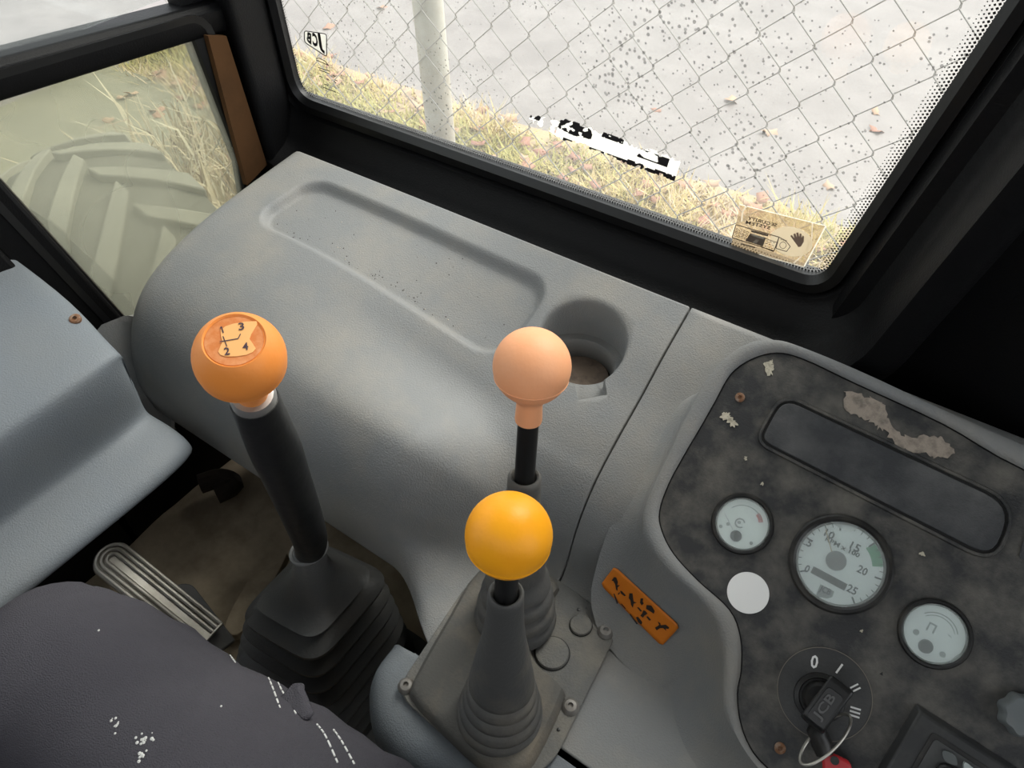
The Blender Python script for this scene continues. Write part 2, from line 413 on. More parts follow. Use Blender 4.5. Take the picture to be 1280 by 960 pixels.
def make_dash():
    mb = MB()
    H = .052; n = 40
    xs = [-.70 + (CX - H + .70) * i / 150 for i in range(150)] + [CX - H + 2 * H * i / n for i in range(n)] + [CX + H + (SEAMX - CX - H) * i / 12 for i in range(13)]
    ys = [.535 + (CY + H - .535) * i / 10 for i in range(10)] + [CY + H - 2 * H * i / n for i in range(n)] + [CY - H + (.374 - CY + H) * i / 14 for i in range(14)]
    rows = [('y', y) for y in ys] + [('s', 4 + 8 * i / 48) for i in range(49)]
    def pt(x, row):
        if row[0] == 'y':
            y = row[1]; z = top_z(x, y); return Vector((x, y, z - .010 * tray(x, y)))
        y, z = prof_at(x, row[1]); return Vector((x, y, z - .010 * tray(x, y)))
    idx = {}
    def vid(i, j):
        if (i, j) not in idx: idx[(i, j)] = len(mb.v); mb.v.append(pt(xs[i], rows[j]))
        return idx[(i, j)]
    for i in range(len(xs) - 1):
        for j in range(len(rows) - 1):
            if 150 <= i < 150 + n and 10 <= j < 10 + n: continue
            mb.f.append((vid(i, j), vid(i, j + 1), vid(i + 1, j + 1), vid(i + 1, j))); mb.mi.append(0)
    # cup holder: square border of the grid -> rim outline -> stepped well
    bd = [(150 + k, 10) for k in range(n)] + [(150 + n, 10 + k) for k in range(n)] + [(150 + n - k, 10 + n) for k in range(n)] + [(150, 10 + n - k) for k in range(n)]
    B = [vid(*q) for q in bd]; BP = [mb.v[i].copy() for i in B]
    nd = math.radians(-50)            # the notch points at the driver
    def rim(a):
        r = CR
        da = (a - nd + math.pi) % (2 * math.pi) - math.pi
        if abs(da) < 1.2:
            hw, far = .0135, .056
            rr = min(hw / max(abs(math.sin(da)), 1e-4), far / math.cos(da))
            r = max(r, rr)
        return r
    ang = [math.atan2(q.y - CY, q.x - CX) for q in BP]
    def ring(scale_r, dz, full=True, base=None):
        out = []
        for a in ang:
            r = (rim(a) if full else CR) * scale_r
            x, y = CX + math.cos(a) * r, CY + math.sin(a) * r * .88
            z = (top_z(x, y) if base is None else base) + dz; out.append(Vector((x, y, z)))
        return out
    R0 = ring(1.0, 0)
    Rr = ring(1.045, 0)
    seq = []
    for t in (.35, .7, 1.0): seq.append([BP[k].lerp(Rr[k], t) for k in range(len(B))])
    for sgi in seq[:-1]:
        for v in sgi: v.z = top_z(v.x, v.y) - .010 * tray(v.x, v.y)
    seq.append([v + Vector((0, 0, -.0022)) for v in R0])
    zc = top_z(CX, CY)
    seq.append([Vector((v.x, v.y, v.z - .006)) for v in ring(.985, 0)])
    low = []
    for k, v in enumerate(ring(.975, 0)): low.append(Vector((v.x, v.y, min(v.z - .010, zc - .026))))
    seq.append(low)
    r1 = ring(.80, 0, False, zc - .027); seq.append(r1)
    seq.append(ring(.78, 0, False, zc - .029)); seq.append(ring(.75, 0, False, zc - .050))
    prev = B
    for sgi in seq:
        st = len(mb.v); mb.v += sgi; cur = list(range(st, st + len(sgi)))
        for k in range(len(cur)):
            k2 = (k + 1) % len(cur); mb.f.append((prev[k], cur[k], cur[k2], prev[k2])); mb.mi.append(0)
        prev = cur
    # turned-down left end and seam edge
    nr = len(rows)
    for edge, sgn in ((0, -1), (len(xs) - 1, 1)):
        prevc = [vid(edge, j) for j in range(nr)]
        steps = [(.006, .0015), (.013, .006), (.018, .014), (.021, .03), (.022, .10)] if sgn < 0 else [(.0012, .0006), (.0018, .003), (.0018, .018)]
        base = [mb.v[i].copy() for i in prevc]
        for dx, dz in steps:
            st = len(mb.v)
            mb.v += [q + Vector((sgn * dx, 0, -dz)) for q in base]; cur = list(range(st, st + nr))
            for j in range(nr - 1): mb.f.append((prevc[j], prevc[j + 1], cur[j + 1], cur[j])); mb.mi.append(0)
            prevc = cur
    return mb, zc
DASH = thing('dashboard_cowl', (-.45, .4, rel(-.68)), 'long grey moulded dashboard shelf with shallow tray and cup holder', 'dashboard')
mb, ZC = make_dash()
dash = mb.build('shell', GREY, DASH, sharp=50, solid=.003)
mb = MB(); mb.lathe([(.0001, 0), (CR * .66, 0), (CR * .66, -.003), (.0001, -.003)], (CX, CY, ZC - .048), (0, 0, 1), 40, False, False)
mb.build('cup_well_floor', mat('cup_dirt', (.17, .13, .10), .9, .8, (.08, .06, .05), 90, .8, 300), DASH)
# grit gathered in the tray
random.seed(5); mb = MB()
for i in range(90):
    x, y = random.uniform(TX0 + .01, TX1 - .005), random.choice((random.uniform(TY0 + .008, TY1 - .01), TY0 + .010 + abs(random.gauss(0, .006))))
    if tray(x, y) < .9: continue
    mb.lathe([(random.uniform(.0003, .0009), 0), (.0001, .0007)], (x, y, top_z(x, max(.374, y)) - .0100), (0, 0, 1), 6, False, False, random.choice((0, 0, 1)))
tag(mb.build('tray_grit', [mat('grit_dark', (.05, .04, .035), .9), mat('grit_pale', (.4, .36, .3), .9)], DASH), kind='stuff')
# gusset that joins the shelf's end to the steering pedestal
mb = MB()
P = [at_x(p, x) for p, x in (((147, 398), -.735), ((175, 400), -.715), ((208, 440), -.70), ((212, 560), -.69), ((190, 560), -.70), ((120, 432), -.735))]
mb.prism(smooth_closed([tuple(q) for q in P], 4), Vector((-.6, .5, -.6)).normalized(), .02)
mb.build('end_gusset', GREY, DASH)

# ---- instrument console
CON = thing('instrument_console', (.1, .35, rel(-.66)), 'grey side console with a tilted charcoal instrument panel', 'console')
mb = MB(); G = []
x0 = SEAMX + .0045
xs = [x0 + .62 * i / 60 for i in range(61)]
def pss(s): q = cat_rom(PS, s); return q[0], rel(q[1])
for s in [12 * i / 72 for i in range(73)]:
    y, z = pss(s)
    G.append([Vector((x0 - .0016, y, z - .018)), Vector((x0 - .0016, y, z - .003)), Vector((x0 - .001, y, z - .0007))] + [Vector((x, y, z)) for x in xs])
mb.grid(G); mb.build('shell', GREY, CON, sharp=50, solid=.003)
def surf_z(y):
    if y <= .194: return rel(-.656)
    lo, hi = 0.0, 12.0
    for _ in range(24):
        m = (lo + hi) / 2
        if pss(m)[0] > y: lo = m
        else: hi = m
    return pss(lo)[1]
PN = Vector((math.tan(math.radians(2)), -math.tan(math.radians(34)), 1)).normalized()
PO = CAM - PN * .655                              # a point of the panel plane
PU = Vector((1, 0, -PN.x / PN.z)).normalized(); PV = PN.cross(PU)
def pl(p, h=0.0): return on_plane(p, PO, PN) + PN * h
outer = [(1280, 558), (1179, 513), (1071, 463), (1000, 434), (971, 426), (942, 428), (917, 440), (895, 460), (877, 485), (856, 524), (834, 571), (815, 610), (804, 642), (808, 674), (835, 713), (876, 750), (899, 785), (906, 825), (904, 868), (911, 905), (932, 942), (960, 975), (1010, 1020), (1080, 1075)]
inner = [(1280, 587), (1179, 530), (1071, 480), (1005, 449), (971, 441), (939, 449), (913, 468), (893, 503), (876, 533), (856, 567), (836, 604), (824, 639), (827, 664), (842, 693), (872, 726), (911, 762), (925, 797), (926, 837), (921, 867), (926, 907), (942, 942), (970, 970), (1015, 1008), (1085, 1062)]
def ext(L):
    """carry the outline on, straight along the console, to where it leaves the picture"""
    W = [pl(p) for p in L]
    W = [W[0] + PU * .34, W[0] + PU * .12] + W + [W[-1] + PU * .25 + PV * -.01]
    return [Vector(q) for q in smooth_open([tuple(w) for w in W], 4)]
OU, IN_ = ext(outer), ext(inner)
def skirt(t):
    out = []
    n = len(OU)
    for i, p in enumerate(OU):
        tg = (OU[min(i + 1, n - 1)] - OU[max(i - 1, 0)]); nn = Vector((tg.y, -tg.x, 0)).normalized()
        if nn.dot(p - pl((1060, 700))) < 0: nn = -nn
        e = p + PN * .002
        back = sst(.0, .7, nn.y)
        drop = max(.012, e.z - (surf_z(min(.534, max(.194, p.y + nn.y * .02))) - .004))
        w = lerp(.012 + .38 * drop, .004, back)
        drop = lerp(drop, .07, back)
        u = t * t
        q = e + nn * (w * (.15 * t + .85 * t ** 2.2)); q.z = e.z - drop * (1 - (1 - t) ** 1.25)
        q.y = min(q.y, .537)
        out.append(q)
    return out
mb = MB()
RR = [[q - PN * .004 for q in IN_], [q + PN * .001 for q in IN_], [a.lerp(b, .25) + PN * .0035 for a, b in zip(IN_, OU)], [a.lerp(b, .7) + PN * .0045 for a, b in zip(IN_, OU)], [q + PN * .002 for q in OU]]
RR += [skirt(t) for t in (.06, .14, .25, .38, .52, .68, .84, 1.0)]
mb.rings(RR, False, False, False)
mb.build('panel_surround', GREY, CON, sharp=60)
mb = MB(); mb.prism([q + PN * -.003 for q in IN_], PN, .0028)
mb.build('panel_face', FACE, CON, sharp=40)
mb = MB(); mb.tube([q + PN * .0002 for q in IN_], .0009, 6); mb.build('panel_gap', BLACK, CON)
# blanking cover: long rounded rectangle let into the panel
S3 = round_poly([pl(p) for p in ((977, 492), (1272, 630), (1244, 706), (944, 552))], [.017, .022, .020, .012], 6)
cS = sum(S3, Vector()) / len(S3)
def ins(P, d):
    n = len(P); o = []
    for i in range(n):
        t = (P[(i + 1) % n] - P[i - 1]).normalized(); nn = t.cross(PN)
        if nn.dot(P[i] - cS) > 0: nn = -nn
        o.append(P[i] + nn * d)
    return o
mb = MB(); mb.rings([[q - PN * .0005 for q in ins(S3, -.002)], [q + PN * .0018 for q in ins(S3, -.001)], [q + PN * .0018 for q in ins(S3, .001)], [q - PN * .0003 for q in ins(S3, .0015)]], False, False)
cov = mb.build('blanking_cover', FACE, CON)
mb = MB(); mb.prism(ins(S3, .0034), PN, .0016); mb.build('cover_plate', mat('cover_charcoal', (.034, .036, .039), .5, .8, (.11, .11, .108), 16, .3, 700), cov, bev=.0006)
mb = MB(); mb.prism(ins(S3, .0012), PN, .0003); mb.build('groove', mat('groove_black', (.004, .004, .004), .7), cov)

# ---- gauges: bezel, dial, markings, needle, glass
def gauge(name, c, R, label):
    o = pl(c)
    mb = MB(); mb.lathe([(R * 1.0, -.001), (R * 1.0, .002), (R * .96, .0035), (R * .90, .0036), (R * .86, .0026), (R * .80, .0002)], o, PN, 56, False, False)
    g = mb.build(name, GBLACK, CON); g['label'] = label
    mb = MB(); mb.lathe([(.0002, 0), (R * .82, 0)], o + PN * .0004, PN, 48, False, False); mb.build('dial', DIAL, g)
    mb = MB(); mb.lathe([(.0002, 0), (R * .855, 0), (R * .855, .0006), (.0002, .0006)], o + PN * .0021, PN, 48, False, False)
    mb.build('glass', GGL, g)
    return g, o
GGL = glass_mat('gauge_glass', (.95, .96, .96), .22, (.85, .90, .88), gloss=.04)
def seg(mb, p, q, w, h=.0010):
    d = (q - p).normalized(); s_ = d.cross(PN) * w / 2
    mb.add([p + s_ + PN * h, p - s_ + PN * h, q - s_ + PN * h, q + s_ + PN * h], [(0, 1, 2, 3)])
def pol(o, r, deg, h=0): a = math.radians(deg); return o + (PU * math.cos(a) + PV * math.sin(a)) * r + PN * h
def arc(mb, o, r0, r1, a0, a1, h=.0006, n=14):
    G = [[pol(o, r, a0 + (a1 - a0) * i / n, h) for i in range(n + 1)] for r in (r0, r1)]; mb.grid(G)
RT = .655 * .0573
g, o = gauge('tachometer', (1050, 705), RT, 'large white tachometer dial in black bezel')
mb = MB()
def ang_of(p): q = pl(p) - o; return math.degrees(math.atan2(q.dot(PV), q.dot(PU)))
a0 = ang_of((1003, 714)); a25 = ang_of((1066, 749))
sweep = (a0 - a25) % 360
for i in range(26):
    a = a0 - sweep * i / 25; big = i % 5 == 0
    seg(mb, pol(o, RT * (.67 if big else .735), a), pol(o, RT * .80, a), RT * (.032 if big else .016))
for s_, p in (('0', (1009, 711)), ('5', (1012, 679)), ('10', (1037, 668)), ('15', (1069, 684)), ('20', (1078, 713)), ('25', (1065, 737))):
    c = pl(p, .0011); h = RT * .165; w = h * (.55 if len(s_) == 1 else 1.15)
    text_on(mb, s_, lambda t: c + PU * t[0] + PV * t[1], (-w / 2, -h / 2), (w / 2, -h / 2), (-w / 2, h / 2))
c = pl((1053, 684), .0011)
text_on(mb, 'RPM x 100', lambda t: c + PU * t[0] + PV * t[1], (-.35 * RT, -.05 * RT), (.35 * RT, -.05 * RT), (-.35 * RT, .05 * RT))
mb.build('markings', PRINTGREY, g)
mb = MB(); arc(mb, o, RT * .60, RT * .80, a0 - sweep * 15 / 25, a0 - sweep * 18.3 / 25); mb.build('green_band', mat('green_band', (.12, .36, .2), .6), g)
mb = MB(); cc = pl((1036, 723))
mb.prism(round_poly([cc + PU * sx * RT * .355 + PV * sy * RT * .075 for sx, sy in ((-1, -1), (1, -1), (1, 1), (-1, 1))], .0008), PN, .0009)
mb.build('hour_counter', mat('lcd_grey', (.07, .075, .075), .4), g)
mb = MB(); q = pl((1031, 740), .0007)
seg_pts = [q + PU * a * RT + PV * b * RT for a, b in ((-.14, .10), (.15, .10), (.16, -.02), (.10, -.09), (-.04, -.14), (-.12, -.16))]
mb.add(seg_pts, [tuple(range(6))]); mb.build('maker_badge', PRINTLIGHT, g)
mb = MB(); q = pl((1031, 739), .0010)
text_on(mb, 'JCB', lambda t: q + PU * t[0] * RT + PV * t[1] * RT, (-.11, -.09), (.11, -.07), (-.11, .08)); mb.build('maker_lettering', PRINTGREY, g)
hub = pl((1045, 701))
mb = MB(); mb.lathe([(RT * .2, 0), (RT * .2, .0012), (RT * .17, .0018), (.0002, .0018)], hub, PN, 28, False, False); mb.build('needle_hub', mat('hub_grey', (.22, .23, .225), .6), g)
mb = MB(); seg(mb, pl((1040, 691)), pl((1032, 662)), RT * .02, .0013); mb.build('needle', mat('needle_amber', (.5, .38, .2), .6), g)
RS = .655 * .0372
g, o = gauge('temperature_gauge', (928, 655), RS, 'small white temperature gauge with red mark')
mb = MB(); arc(mb, o, RS * .60, RS * .63, 150, 40); seg(mb, pl((916, 662)), pl((906, 642)), .0004, .0009)
mb.build('markings', PRINTLIGHT, g)
mb = MB(); arc(mb, o, RS * .52, RS * .66, 62, 34); mb.build('red_band', mat('red_band', (.5, .1, .1), .6), g)
mb = MB(); mb.lathe([(RS * .19, 0), (RS * .18, .0012), (.0002, .0015)], pl((920, 670)), PN, 24, False, False); mb.build('needle_hub', PRINTGREY, g)
mb = MB()
for p in ((901, 658), (910, 655), (939, 679), (924, 653)):
    mb.lathe([(RS * .06, 0), (.0001, .0003)], pl(p, .0006), PN, 10, False, False)
c = pl((925, 654), .0007); arc(mb, c, RS * .12, RS * .17, 30, 330)
mb.build('icons', PRINTLIGHT, g)
g, o = gauge('fuel_gauge', (1168, 792), RS * 1.02, 'small white fuel gauge with pump symbol')
mb = MB(); arc(mb, o, RS * .60, RS * .63, 140, 30); arc(mb, o, RS * .52, RS * .545, 140, 30); seg(mb, pl((1185, 793)), pl((1189, 797)), .0006, .0009)
c = pl((1164, 785), .0007)
for sx in (-1, 1): mb.add([c + PU * (sx * .0022 + a * .0006) + PV * b * .003 for a, b in ((-1, -1), (1, -1), (1, 1), (-1, 1))], [(0, 1, 2, 3)])
mb.add([c + PU * a * .0028 + PV * b * .0006 + PV * .003 for a, b in ((-1, -1), (1, -1), (1, 1), (-1, 1))], [(0, 1, 2, 3)])
for p in ((1145, 790), (1178, 818)): mb.lathe([(RS * .09, 0), (.0001, .0003)], pl(p, .0006), PN, 10, False, False)
mb.build('icons', PRINTLIGHT, g)
mb = MB(); mb.lathe([(RS * .21, 0), (RS * .20, .0012), (.0002, .0015)], pl((1157, 808)), PN, 24, False, False); mb.build('needle_hub', PRINTGREY, g)

# ---- ignition switch
ig = pl((1030, 867)); RI = (pl((1089, 870)) - pl((970, 864))).length / 2
mb = MB(); mb.lathe([(RI, -.0004), (RI, .0006), (RI * .95, .0008), (.0002, .0008)], ig, PN, 64, False, False)
IG = mb.build('ignition_switch', mat('ignition_plate', (.04, .041, .042), .5, .6, (.08, .078, .072), 30, .2, 500), CON)
mb = MB(); mb.lathe([(RI * .985, .0006), (RI * .985, .0011), (RI * 1.0, .0011), (RI * 1.0, .0006)], ig, PN, 64, False, False); mb.build('plate_edge', mat('worn_edge', (.2, .18, .15), .8), IG)
ibc = pl((1024, 872)); bar = MB()
bar.lathe([(RI * .55, .0006), (RI * .53, .0035), (RI * .44, .0045), (RI * .42, .003), (RI * .37, .003), (RI * .35, .010), (RI * .30, .0125), (.0002, .0125)], ibc, PN, 40, False, False)
bar.build('lock_barrel', GBLACK, IG)
mb = MB()
def up_text(s_, p, h, rot=0, w=None):
    c = pl(p, .0012); a = math.radians(rot); U = PU * math.cos(a) + PV * math.sin(a); V_ = PV * math.cos(a) - PU * math.sin(a)
    w = w or h * .5
    text_on(mb, s_, lambda t: c + U * t[0] + V_ * t[1], (-w / 2, -h / 2), (w / 2, -h / 2), (-w / 2, h / 2))
up_text('0', (1018, 827), .0098, 18, .0052)
def strokes(p0, p1, n_, gap, w):
    a, b = pl(p0, .0013), pl(p1, .0013); d = (b - a).normalized(); s_ = d.cross(PN)
    for i in range(n_):
        off = s_ * (i - (n_ - 1) / 2) * gap; seg(mb, a + off, b + off, w, 0)
strokes((1045, 841), (1053, 830), 1, 0, .0014)
strokes((1064, 862), (1074, 857), 2, .0028, .0012)
strokes((1062, 888), (1075, 892), 3, .0028, .0013)
mb.build('position_marks', WHITE, IG)

# ---- panel odds and ends
def screw_on(mb, p, r, n=PN, h=.002):
    mb.lathe([(r, 0), (r, h * .7), (r * .75, h), (r * .42, h), (r * .38, h * .45), (.0001, h * .4)], p, n, 18, False, False)
for p, r in (((925, 497), .0040), ((975, 935), .0042)):
    mb = MB(); screw_on(mb, pl(p), r); mb.build('panel_screw', RUST, CON)
def blob(p, ru, rv, rot, seed, h=.0009, n=40, rough=.45):
    random.seed(seed); ph = random.random() * 50; o_ = []
    c = pl(p, .0); a = math.radians(rot); U = PU * math.cos(a) + PV * math.sin(a); V_ = PV * math.cos(a) - PU * math.sin(a)
    for i in range(n):
        t = 2 * math.pi * i / n; k = 1 + rough * noise.noise((math.cos(t) * 2.2 + ph, math.sin(t) * 2.2, ph)) + .25 * noise.noise((math.cos(t) * 7, math.sin(t) * 7 + ph, 1))
        o_.append(c + U * ru * k * math.cos(t) + V_ * rv * k * math.sin(t))
    return o_
TAPE = mat('tape_residue', (.32, .27, .22), .85, 1, (.15, .13, .11), 120, .8, 300)
mb = MB()
tp = [(1056, 492), (1070, 490), (1082, 496), (1095, 499), (1106, 508), (1110, 522), (1118, 538), (1130, 545), (1150, 546), (1168, 546), (1178, 548), (1192, 562), (1188, 570), (1172, 572), (1160, 568), (1145, 566), (1128, 562), (1115, 552), (1108, 540), (1098, 534), (1090, 528), (1080, 524), (1068, 518), (1058, 512)]
tq = smooth_closed(tp, 4)
mb.prism([pl((a + 4.5 * noise.noise((a * .23, b * .23, 1)) + 3 * noise.noise((a * .7, b * .7, 5)), b + 4.5 * noise.noise((a * .23, b * .23, 9)) + 3 * noise.noise((a * .7, b * .7, 12)))) for a, b in tq], PN, .0007)
tag(mb.build('tape_residue', TAPE, CON), 'torn beige tape residue')
PALE = mat('pale_dried_paint', (.5, .46, .36), .8, 1, (.3, .27, .21), 300)
for i, (p, a, b, r_) in enumerate((((962, 462), .0032, .005, 40), ((963, 455), .002, .003, 10), ((908, 521), .0045, .0035, 20), ((915, 527), .003, .004, 80), ((953, 605), .0012, .0012, 0), ((932, 573), .0013, .0013, 0), ((1077, 789), .001, .001, 0), ((1153, 692), .0015, .0015, 0))):
    mb = MB(); mb.prism(blob(p, a, b, r_, 20 + i, rough=1.0), PN, .0006); mb.build('paint_chip', PALE, CON)
mb = MB(); mb.lathe([(.0001, .0005), (.0158, .0005), (.0160, .0002), (.0160, 0)], pl((935, 741)), PN, 48, False, False)
tag(mb.build('dot_sticker', WHITE), 'round plain white sticker on charcoal panel below the small gauge', 'sticker')
mb = MB(); q = pl((1102, 1000 - 100 - 58), .0004); mb.add([q + PU * -.0012 + PV * -.001, q + PU * .0012 + PV * -.001, q + PV * .0016], [(0, 1, 2)]); mb.build('printed_arrow', mat('ink_black', (.01, .01, .01), .6), CON)
# rocker switch block and rotary knob at the panel's lower edge
mb = MB()
c0, cU, cV = pl((1150, 893)), (pl((1240, 951)) - pl((1150, 893))), None
cU.normalize(); cV = PN.cross(cU); L_, W_ = .12, .062
def rk(a, b, h=0): return c0 + cU * a - cV * b + PN * h
mb.rings([[rk(a, b, .0) for a, b in ((-.006, -.006), (L_, -.006), (L_, W_), (-.006, W_))], [rk(a, b, .008) for a, b in ((-.002, -.002), (L_, -.002), (L_, W_), (-.002, W_))]])
RK = mb.build('switch_block', mat('switch_black', (.03, .031, .032), .4, .6, (.09, .088, .08), 30), CON, bev=.0015)
mb = MB(); mb.prism(round_poly([rk(.010, .005, .0078), rk(L_, .005, .0078), rk(L_, W_, .0078), rk(.010, W_, .0078)], .003), PN, .0012); mb.build('switch_bezel', GBLACK, RK)
mb = MB(); mb.prism(round_poly([rk(.013, .008, .0085), rk(L_, .008, .0085), rk(L_, W_, .0085), rk(.013, W_, .0085)], .003), PN, .0014); mb.build('switch_plate', mat('switch_plate', (.05, .052, .052), .4, .6, (.1, .1, .095), 40), RK)
mb = MB(); mb.prism(smooth_closed([tuple(rk(a, b, .0095)) for a, b in ((.022, .022), (.032, .017), (.050, .022), (.066, .034), (.060, .046), (.040, .046), (.026, .036))], 4), PN, .006); mb.build('rocker', GBLACK, RK, bev=.002)
mb = MB(); mb.prism(smooth_closed([tuple(rk(a, b, .0095)) for a, b in ((.020, .012), (.027, .010), (.031, .015), (.024, .017))], 4), PN, .003); mb.build('indicator_lens', mat('lens_grey', (.12, .13, .13), .2), RK)
mb = MB(); mb.prism(smooth_closed([tuple(rk(a, b, .0095)) for a, b in ((.034, .010), (.045, .012), (.050, .017), (.038, .017))], 4), PN, .004); mb.build('indicator_lens', mat('lens_pale', (.4, .45, .44), .2), RK)
mb = MB(); mb.prism(smooth_closed([tuple(rk(a, b, .015)) for a, b in ((.036, .030), (.046, .027), (.056, .033), (.048, .041), (.038, .038))], 4), PN, .002); mb.build('rocker_cap', mat('cap_grey', (.18, .19, .19), .35), RK)
kc = pl((1276, 893)); mb = MB()
R = []
for r_, h_ in ((.0145, 0), (.0142, .006), (.0135, .012), (.012, .014), (.0002, .0145)):
    R.append([kc + PN * h_ + (PU * math.cos(a) + PV * math.sin(a)) * r_ * (1 + .06 * math.cos(a * 8)) for a in [2 * math.pi * i / 64 for i in range(64)]])
mb.rings(R, False, False); mb.build('rotary_knob', mat('knob_grey', (.13, .145, .15), .45, .5, (.2, .2, .19), 40), CON)
mb = MB(); mb.prism(round_poly([pl((1273, 697)), pl((1330, 725)), pl((1345, 690)), pl((1283, 660))], .002), PN, .001); mb.build('small_blanking_plate', mat('cover_charcoal', (.03, .03, .03)), CON)

# ---- cover at the console's driver side (below seam y = .19)
COV = thing('console_front_cover', (-.05, .15, 0), 'blue grey rounded lower console cover beside the rubber floor boot', 'console')
pc = [at_z(p, rel(-.66)) for p in ((482, 795), (462, 830), (455, 865), (462, 910), (485, 945), (520, 975))]
ol = [Vector((.44, .1895, 0)), Vector((.1, .1895, 0)), Vector((-.1, .1895, 0)), Vector((-.20, .1895, 0)), Vector((-.255, .1895, 0)), Vector((pc[0].x + .004, .188, 0))]
ol += [Vector((q.x, q.y, 0)) for q in pc[1:]] + [Vector((-.12, .104, 0)), Vector((.0, .10, 0)), Vector((.44, .10, 0))]
ol = [ol[0], ol[1], ol[2], ol[3], ol[4], ol[5]] + [Vector(q) for q in smooth_open([tuple(q) for q in ol[5:]], 4)][1:]
n = len(ol); RR = []
for ins_, z in ((.034, -.655), (.022, -.6565), (.012, -.661), (.005, -.670), (.001, -.683), (0, -.70), (.002, -.76), (.012, -.88), (.02, -1.12)):
    r_ = []
    for i, p in enumerate(ol):
        t = (ol[(i + 1) % n] - ol[i - 1]).normalized(); nn = Vector((-t.y, t.x, 0))
        cen = Vector((max(-.22, min(.3, p.x)), .15, 0))
        if nn.dot(cen - p) < 0: nn = -nn
        k = .12 if p.y > .183 else 1.0
        q = p + nn * min(ins_, .034) * k; zz = z
        if p.y > .183: q = p + Vector((.03 * ins_ / .034 * (1 if i == 5 else 0), -.002 * min(1, ins_ / .02), 0))
        r_.append(Vector((q.x, q.y, rel(zz))))
    RR.append(r_)
mb = MB(); mb.rings(RR[::-1]); mb.build('shell', BLUEGREY, COV, sharp=55)
# inner side wall of the console that closes the footwell under the shelf
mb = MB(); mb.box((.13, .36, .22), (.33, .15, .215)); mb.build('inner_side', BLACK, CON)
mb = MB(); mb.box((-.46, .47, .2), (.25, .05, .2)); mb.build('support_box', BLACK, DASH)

# ---- lever plate with screws, plugs and moulded rubber base
PZ = rel(-.652)
LP = thing('lever_base_plate', at_z((630, 830), PZ), 'dusty dark grey plate under the two loader levers', 'plate')
corners = [at_z(p, PZ) for p in ((494, 866), (607, 697), (686, 717), (776, 783), (690, 958), (640, 985), (600, 962))]
mb = MB(); mb.prism(round_poly(corners, [.02, .02, .02, .02, .02, .01, .01], 6), (0, 0, 1), .003); mb.build('plate', DUSTGREY, LP, bev=.001)
def pz(p, h=0): return at_z(p, PZ + .003) + Vector((0, 0, h))
for p in ((508, 858), (757, 790), (713, 884)):
    mb = MB(); mb.lathe([(.0075, 0), (.0072, .0015), (.005, .004), (.0024, .0045), (.0022, .002), (.0001, .002)], pz(p), (0, 0, 1), 24, False, False); mb.build('screw', mat('plate_screw', (.2, .19, .175), .5, .6, (.12, .1, .08), 200, metal=.3), LP)
for p, r_ in (((690, 817), .0150), ((726, 782), .0100)):
    mb = MB(); mb.lathe([(r_, 0), (r_, .0016), (r_ * .94, .003), (r_ * .8, .0034), (.0001, .0028)], pz(p), (0, 0, 1), 36, False, False); pg = mb.build('plug', DUSTGREY, LP)
    mb = MB(); mb.lathe([(r_ * 1.06, 0), (r_ * 1.06, .0006), (r_ * .98, .0006), (r_ * .98, 0)], pz(p), (0, 0, 1), 36, False, False); mb.build('plug_gap', mat('groove_black', (.004, .004, .004)), pg)
for p in ((723, 762), (698, 912)):
    mb = MB(); mb.lathe([(.0016, 0), (.0014, .0008), (.0001, .001)], pz(p), (0, 0, 1), 12, False, False); mb.build('rivet', GBLACK, LP)
base_px = [(515, 856), (560, 775), (598, 716), (650, 700), (697, 730), (690, 752), (668, 792), (664, 815), (674, 838), (702, 862), (704, 880), (668, 955), (640, 975), (600, 962), (540, 905), (518, 880)]
B3 = [Vector(q) for q in smooth_closed([tuple(pz(p)) for p in base_px], 3)]
bc = sum(B3, Vector()) / len(B3)
mb = MB(); mb.rings([B3, [q + (bc - q) * .03 + Vector((0, 0, .007)) for q in B3], [q + (bc - q) * .08 + Vector((0, 0, .0105)) for q in B3], [q + (bc - q) * .17 + Vector((0, 0, .0115)) for q in B3]])
mb.build('moulded_base', mat('dusty_rubber', (.085, .082, .075), .8, .9, (.19, .158, .115), 11, .3, 400), LP)

# ---- loader levers: bellows boot, stem, knob
def lever(name, b, k, prof, stem_r, knob_prof, kmat, t_stem, label, tilt=(0, 0, 0)):
    ax = (k - b); L = ax.length; ax.normalize()
    T = thing(name, b, label, 'lever')
    mb = MB(); mb.lathe(prof, b, ax, 48, True, False); mb.build('bellows_boot', RUBBER, T, sharp=60)
    mb = MB(); mb.lathe([(stem_r, t_stem * L), (stem_r, L - .004)], b, ax, 20); mb.build('stem', mat('stem_black', (.01, .01, .01), .4), T)
    kn = MB(); kn.lathe(knob_prof, k, (ax + Vector(tilt)).normalized(), 48); kn.build('knob', kmat, T, sharp=40)
    return T
def ballprof(r, neck, nl, a0=-60, seam=-12):
    P = [(neck, -r * math.cos(math.radians(40)) - nl), (neck * 1.02, -r - nl * .45)]
    for d_ in range(a0, 91, 6):
        a = math.radians(d_); rr = r * math.cos(a)
        P.append((max(rr, .0001), r * math.sin(a)))
        if d_ <= seam < d_ + 6:
            b = math.radians(d_ + 3); P += [(r * 1.004 * math.cos(b), r * math.sin(b)), (r * 1.018 * math.cos(b + .03), r * math.sin(b + .03))]
    return P
YEL = mat('yellow_orange_knob', srgb(255, 172, 30), .42, .35, srgb(252, 160, 30), 40, .1, 300, spec=.3)
SAL = mat('faded_orange_knob', srgb(242, 172, 126), .5, .4, srgb(240, 182, 142), 40, .1, 300, spec=.3)
ORG = mat('orange_gear_knob', srgb(240, 146, 66), .45, .4, srgb(238, 158, 90), 30, .1, 300, spec=.3)
b1 = at_z((625, 893), PZ + .008); k1 = at_d((636, 669), .475)
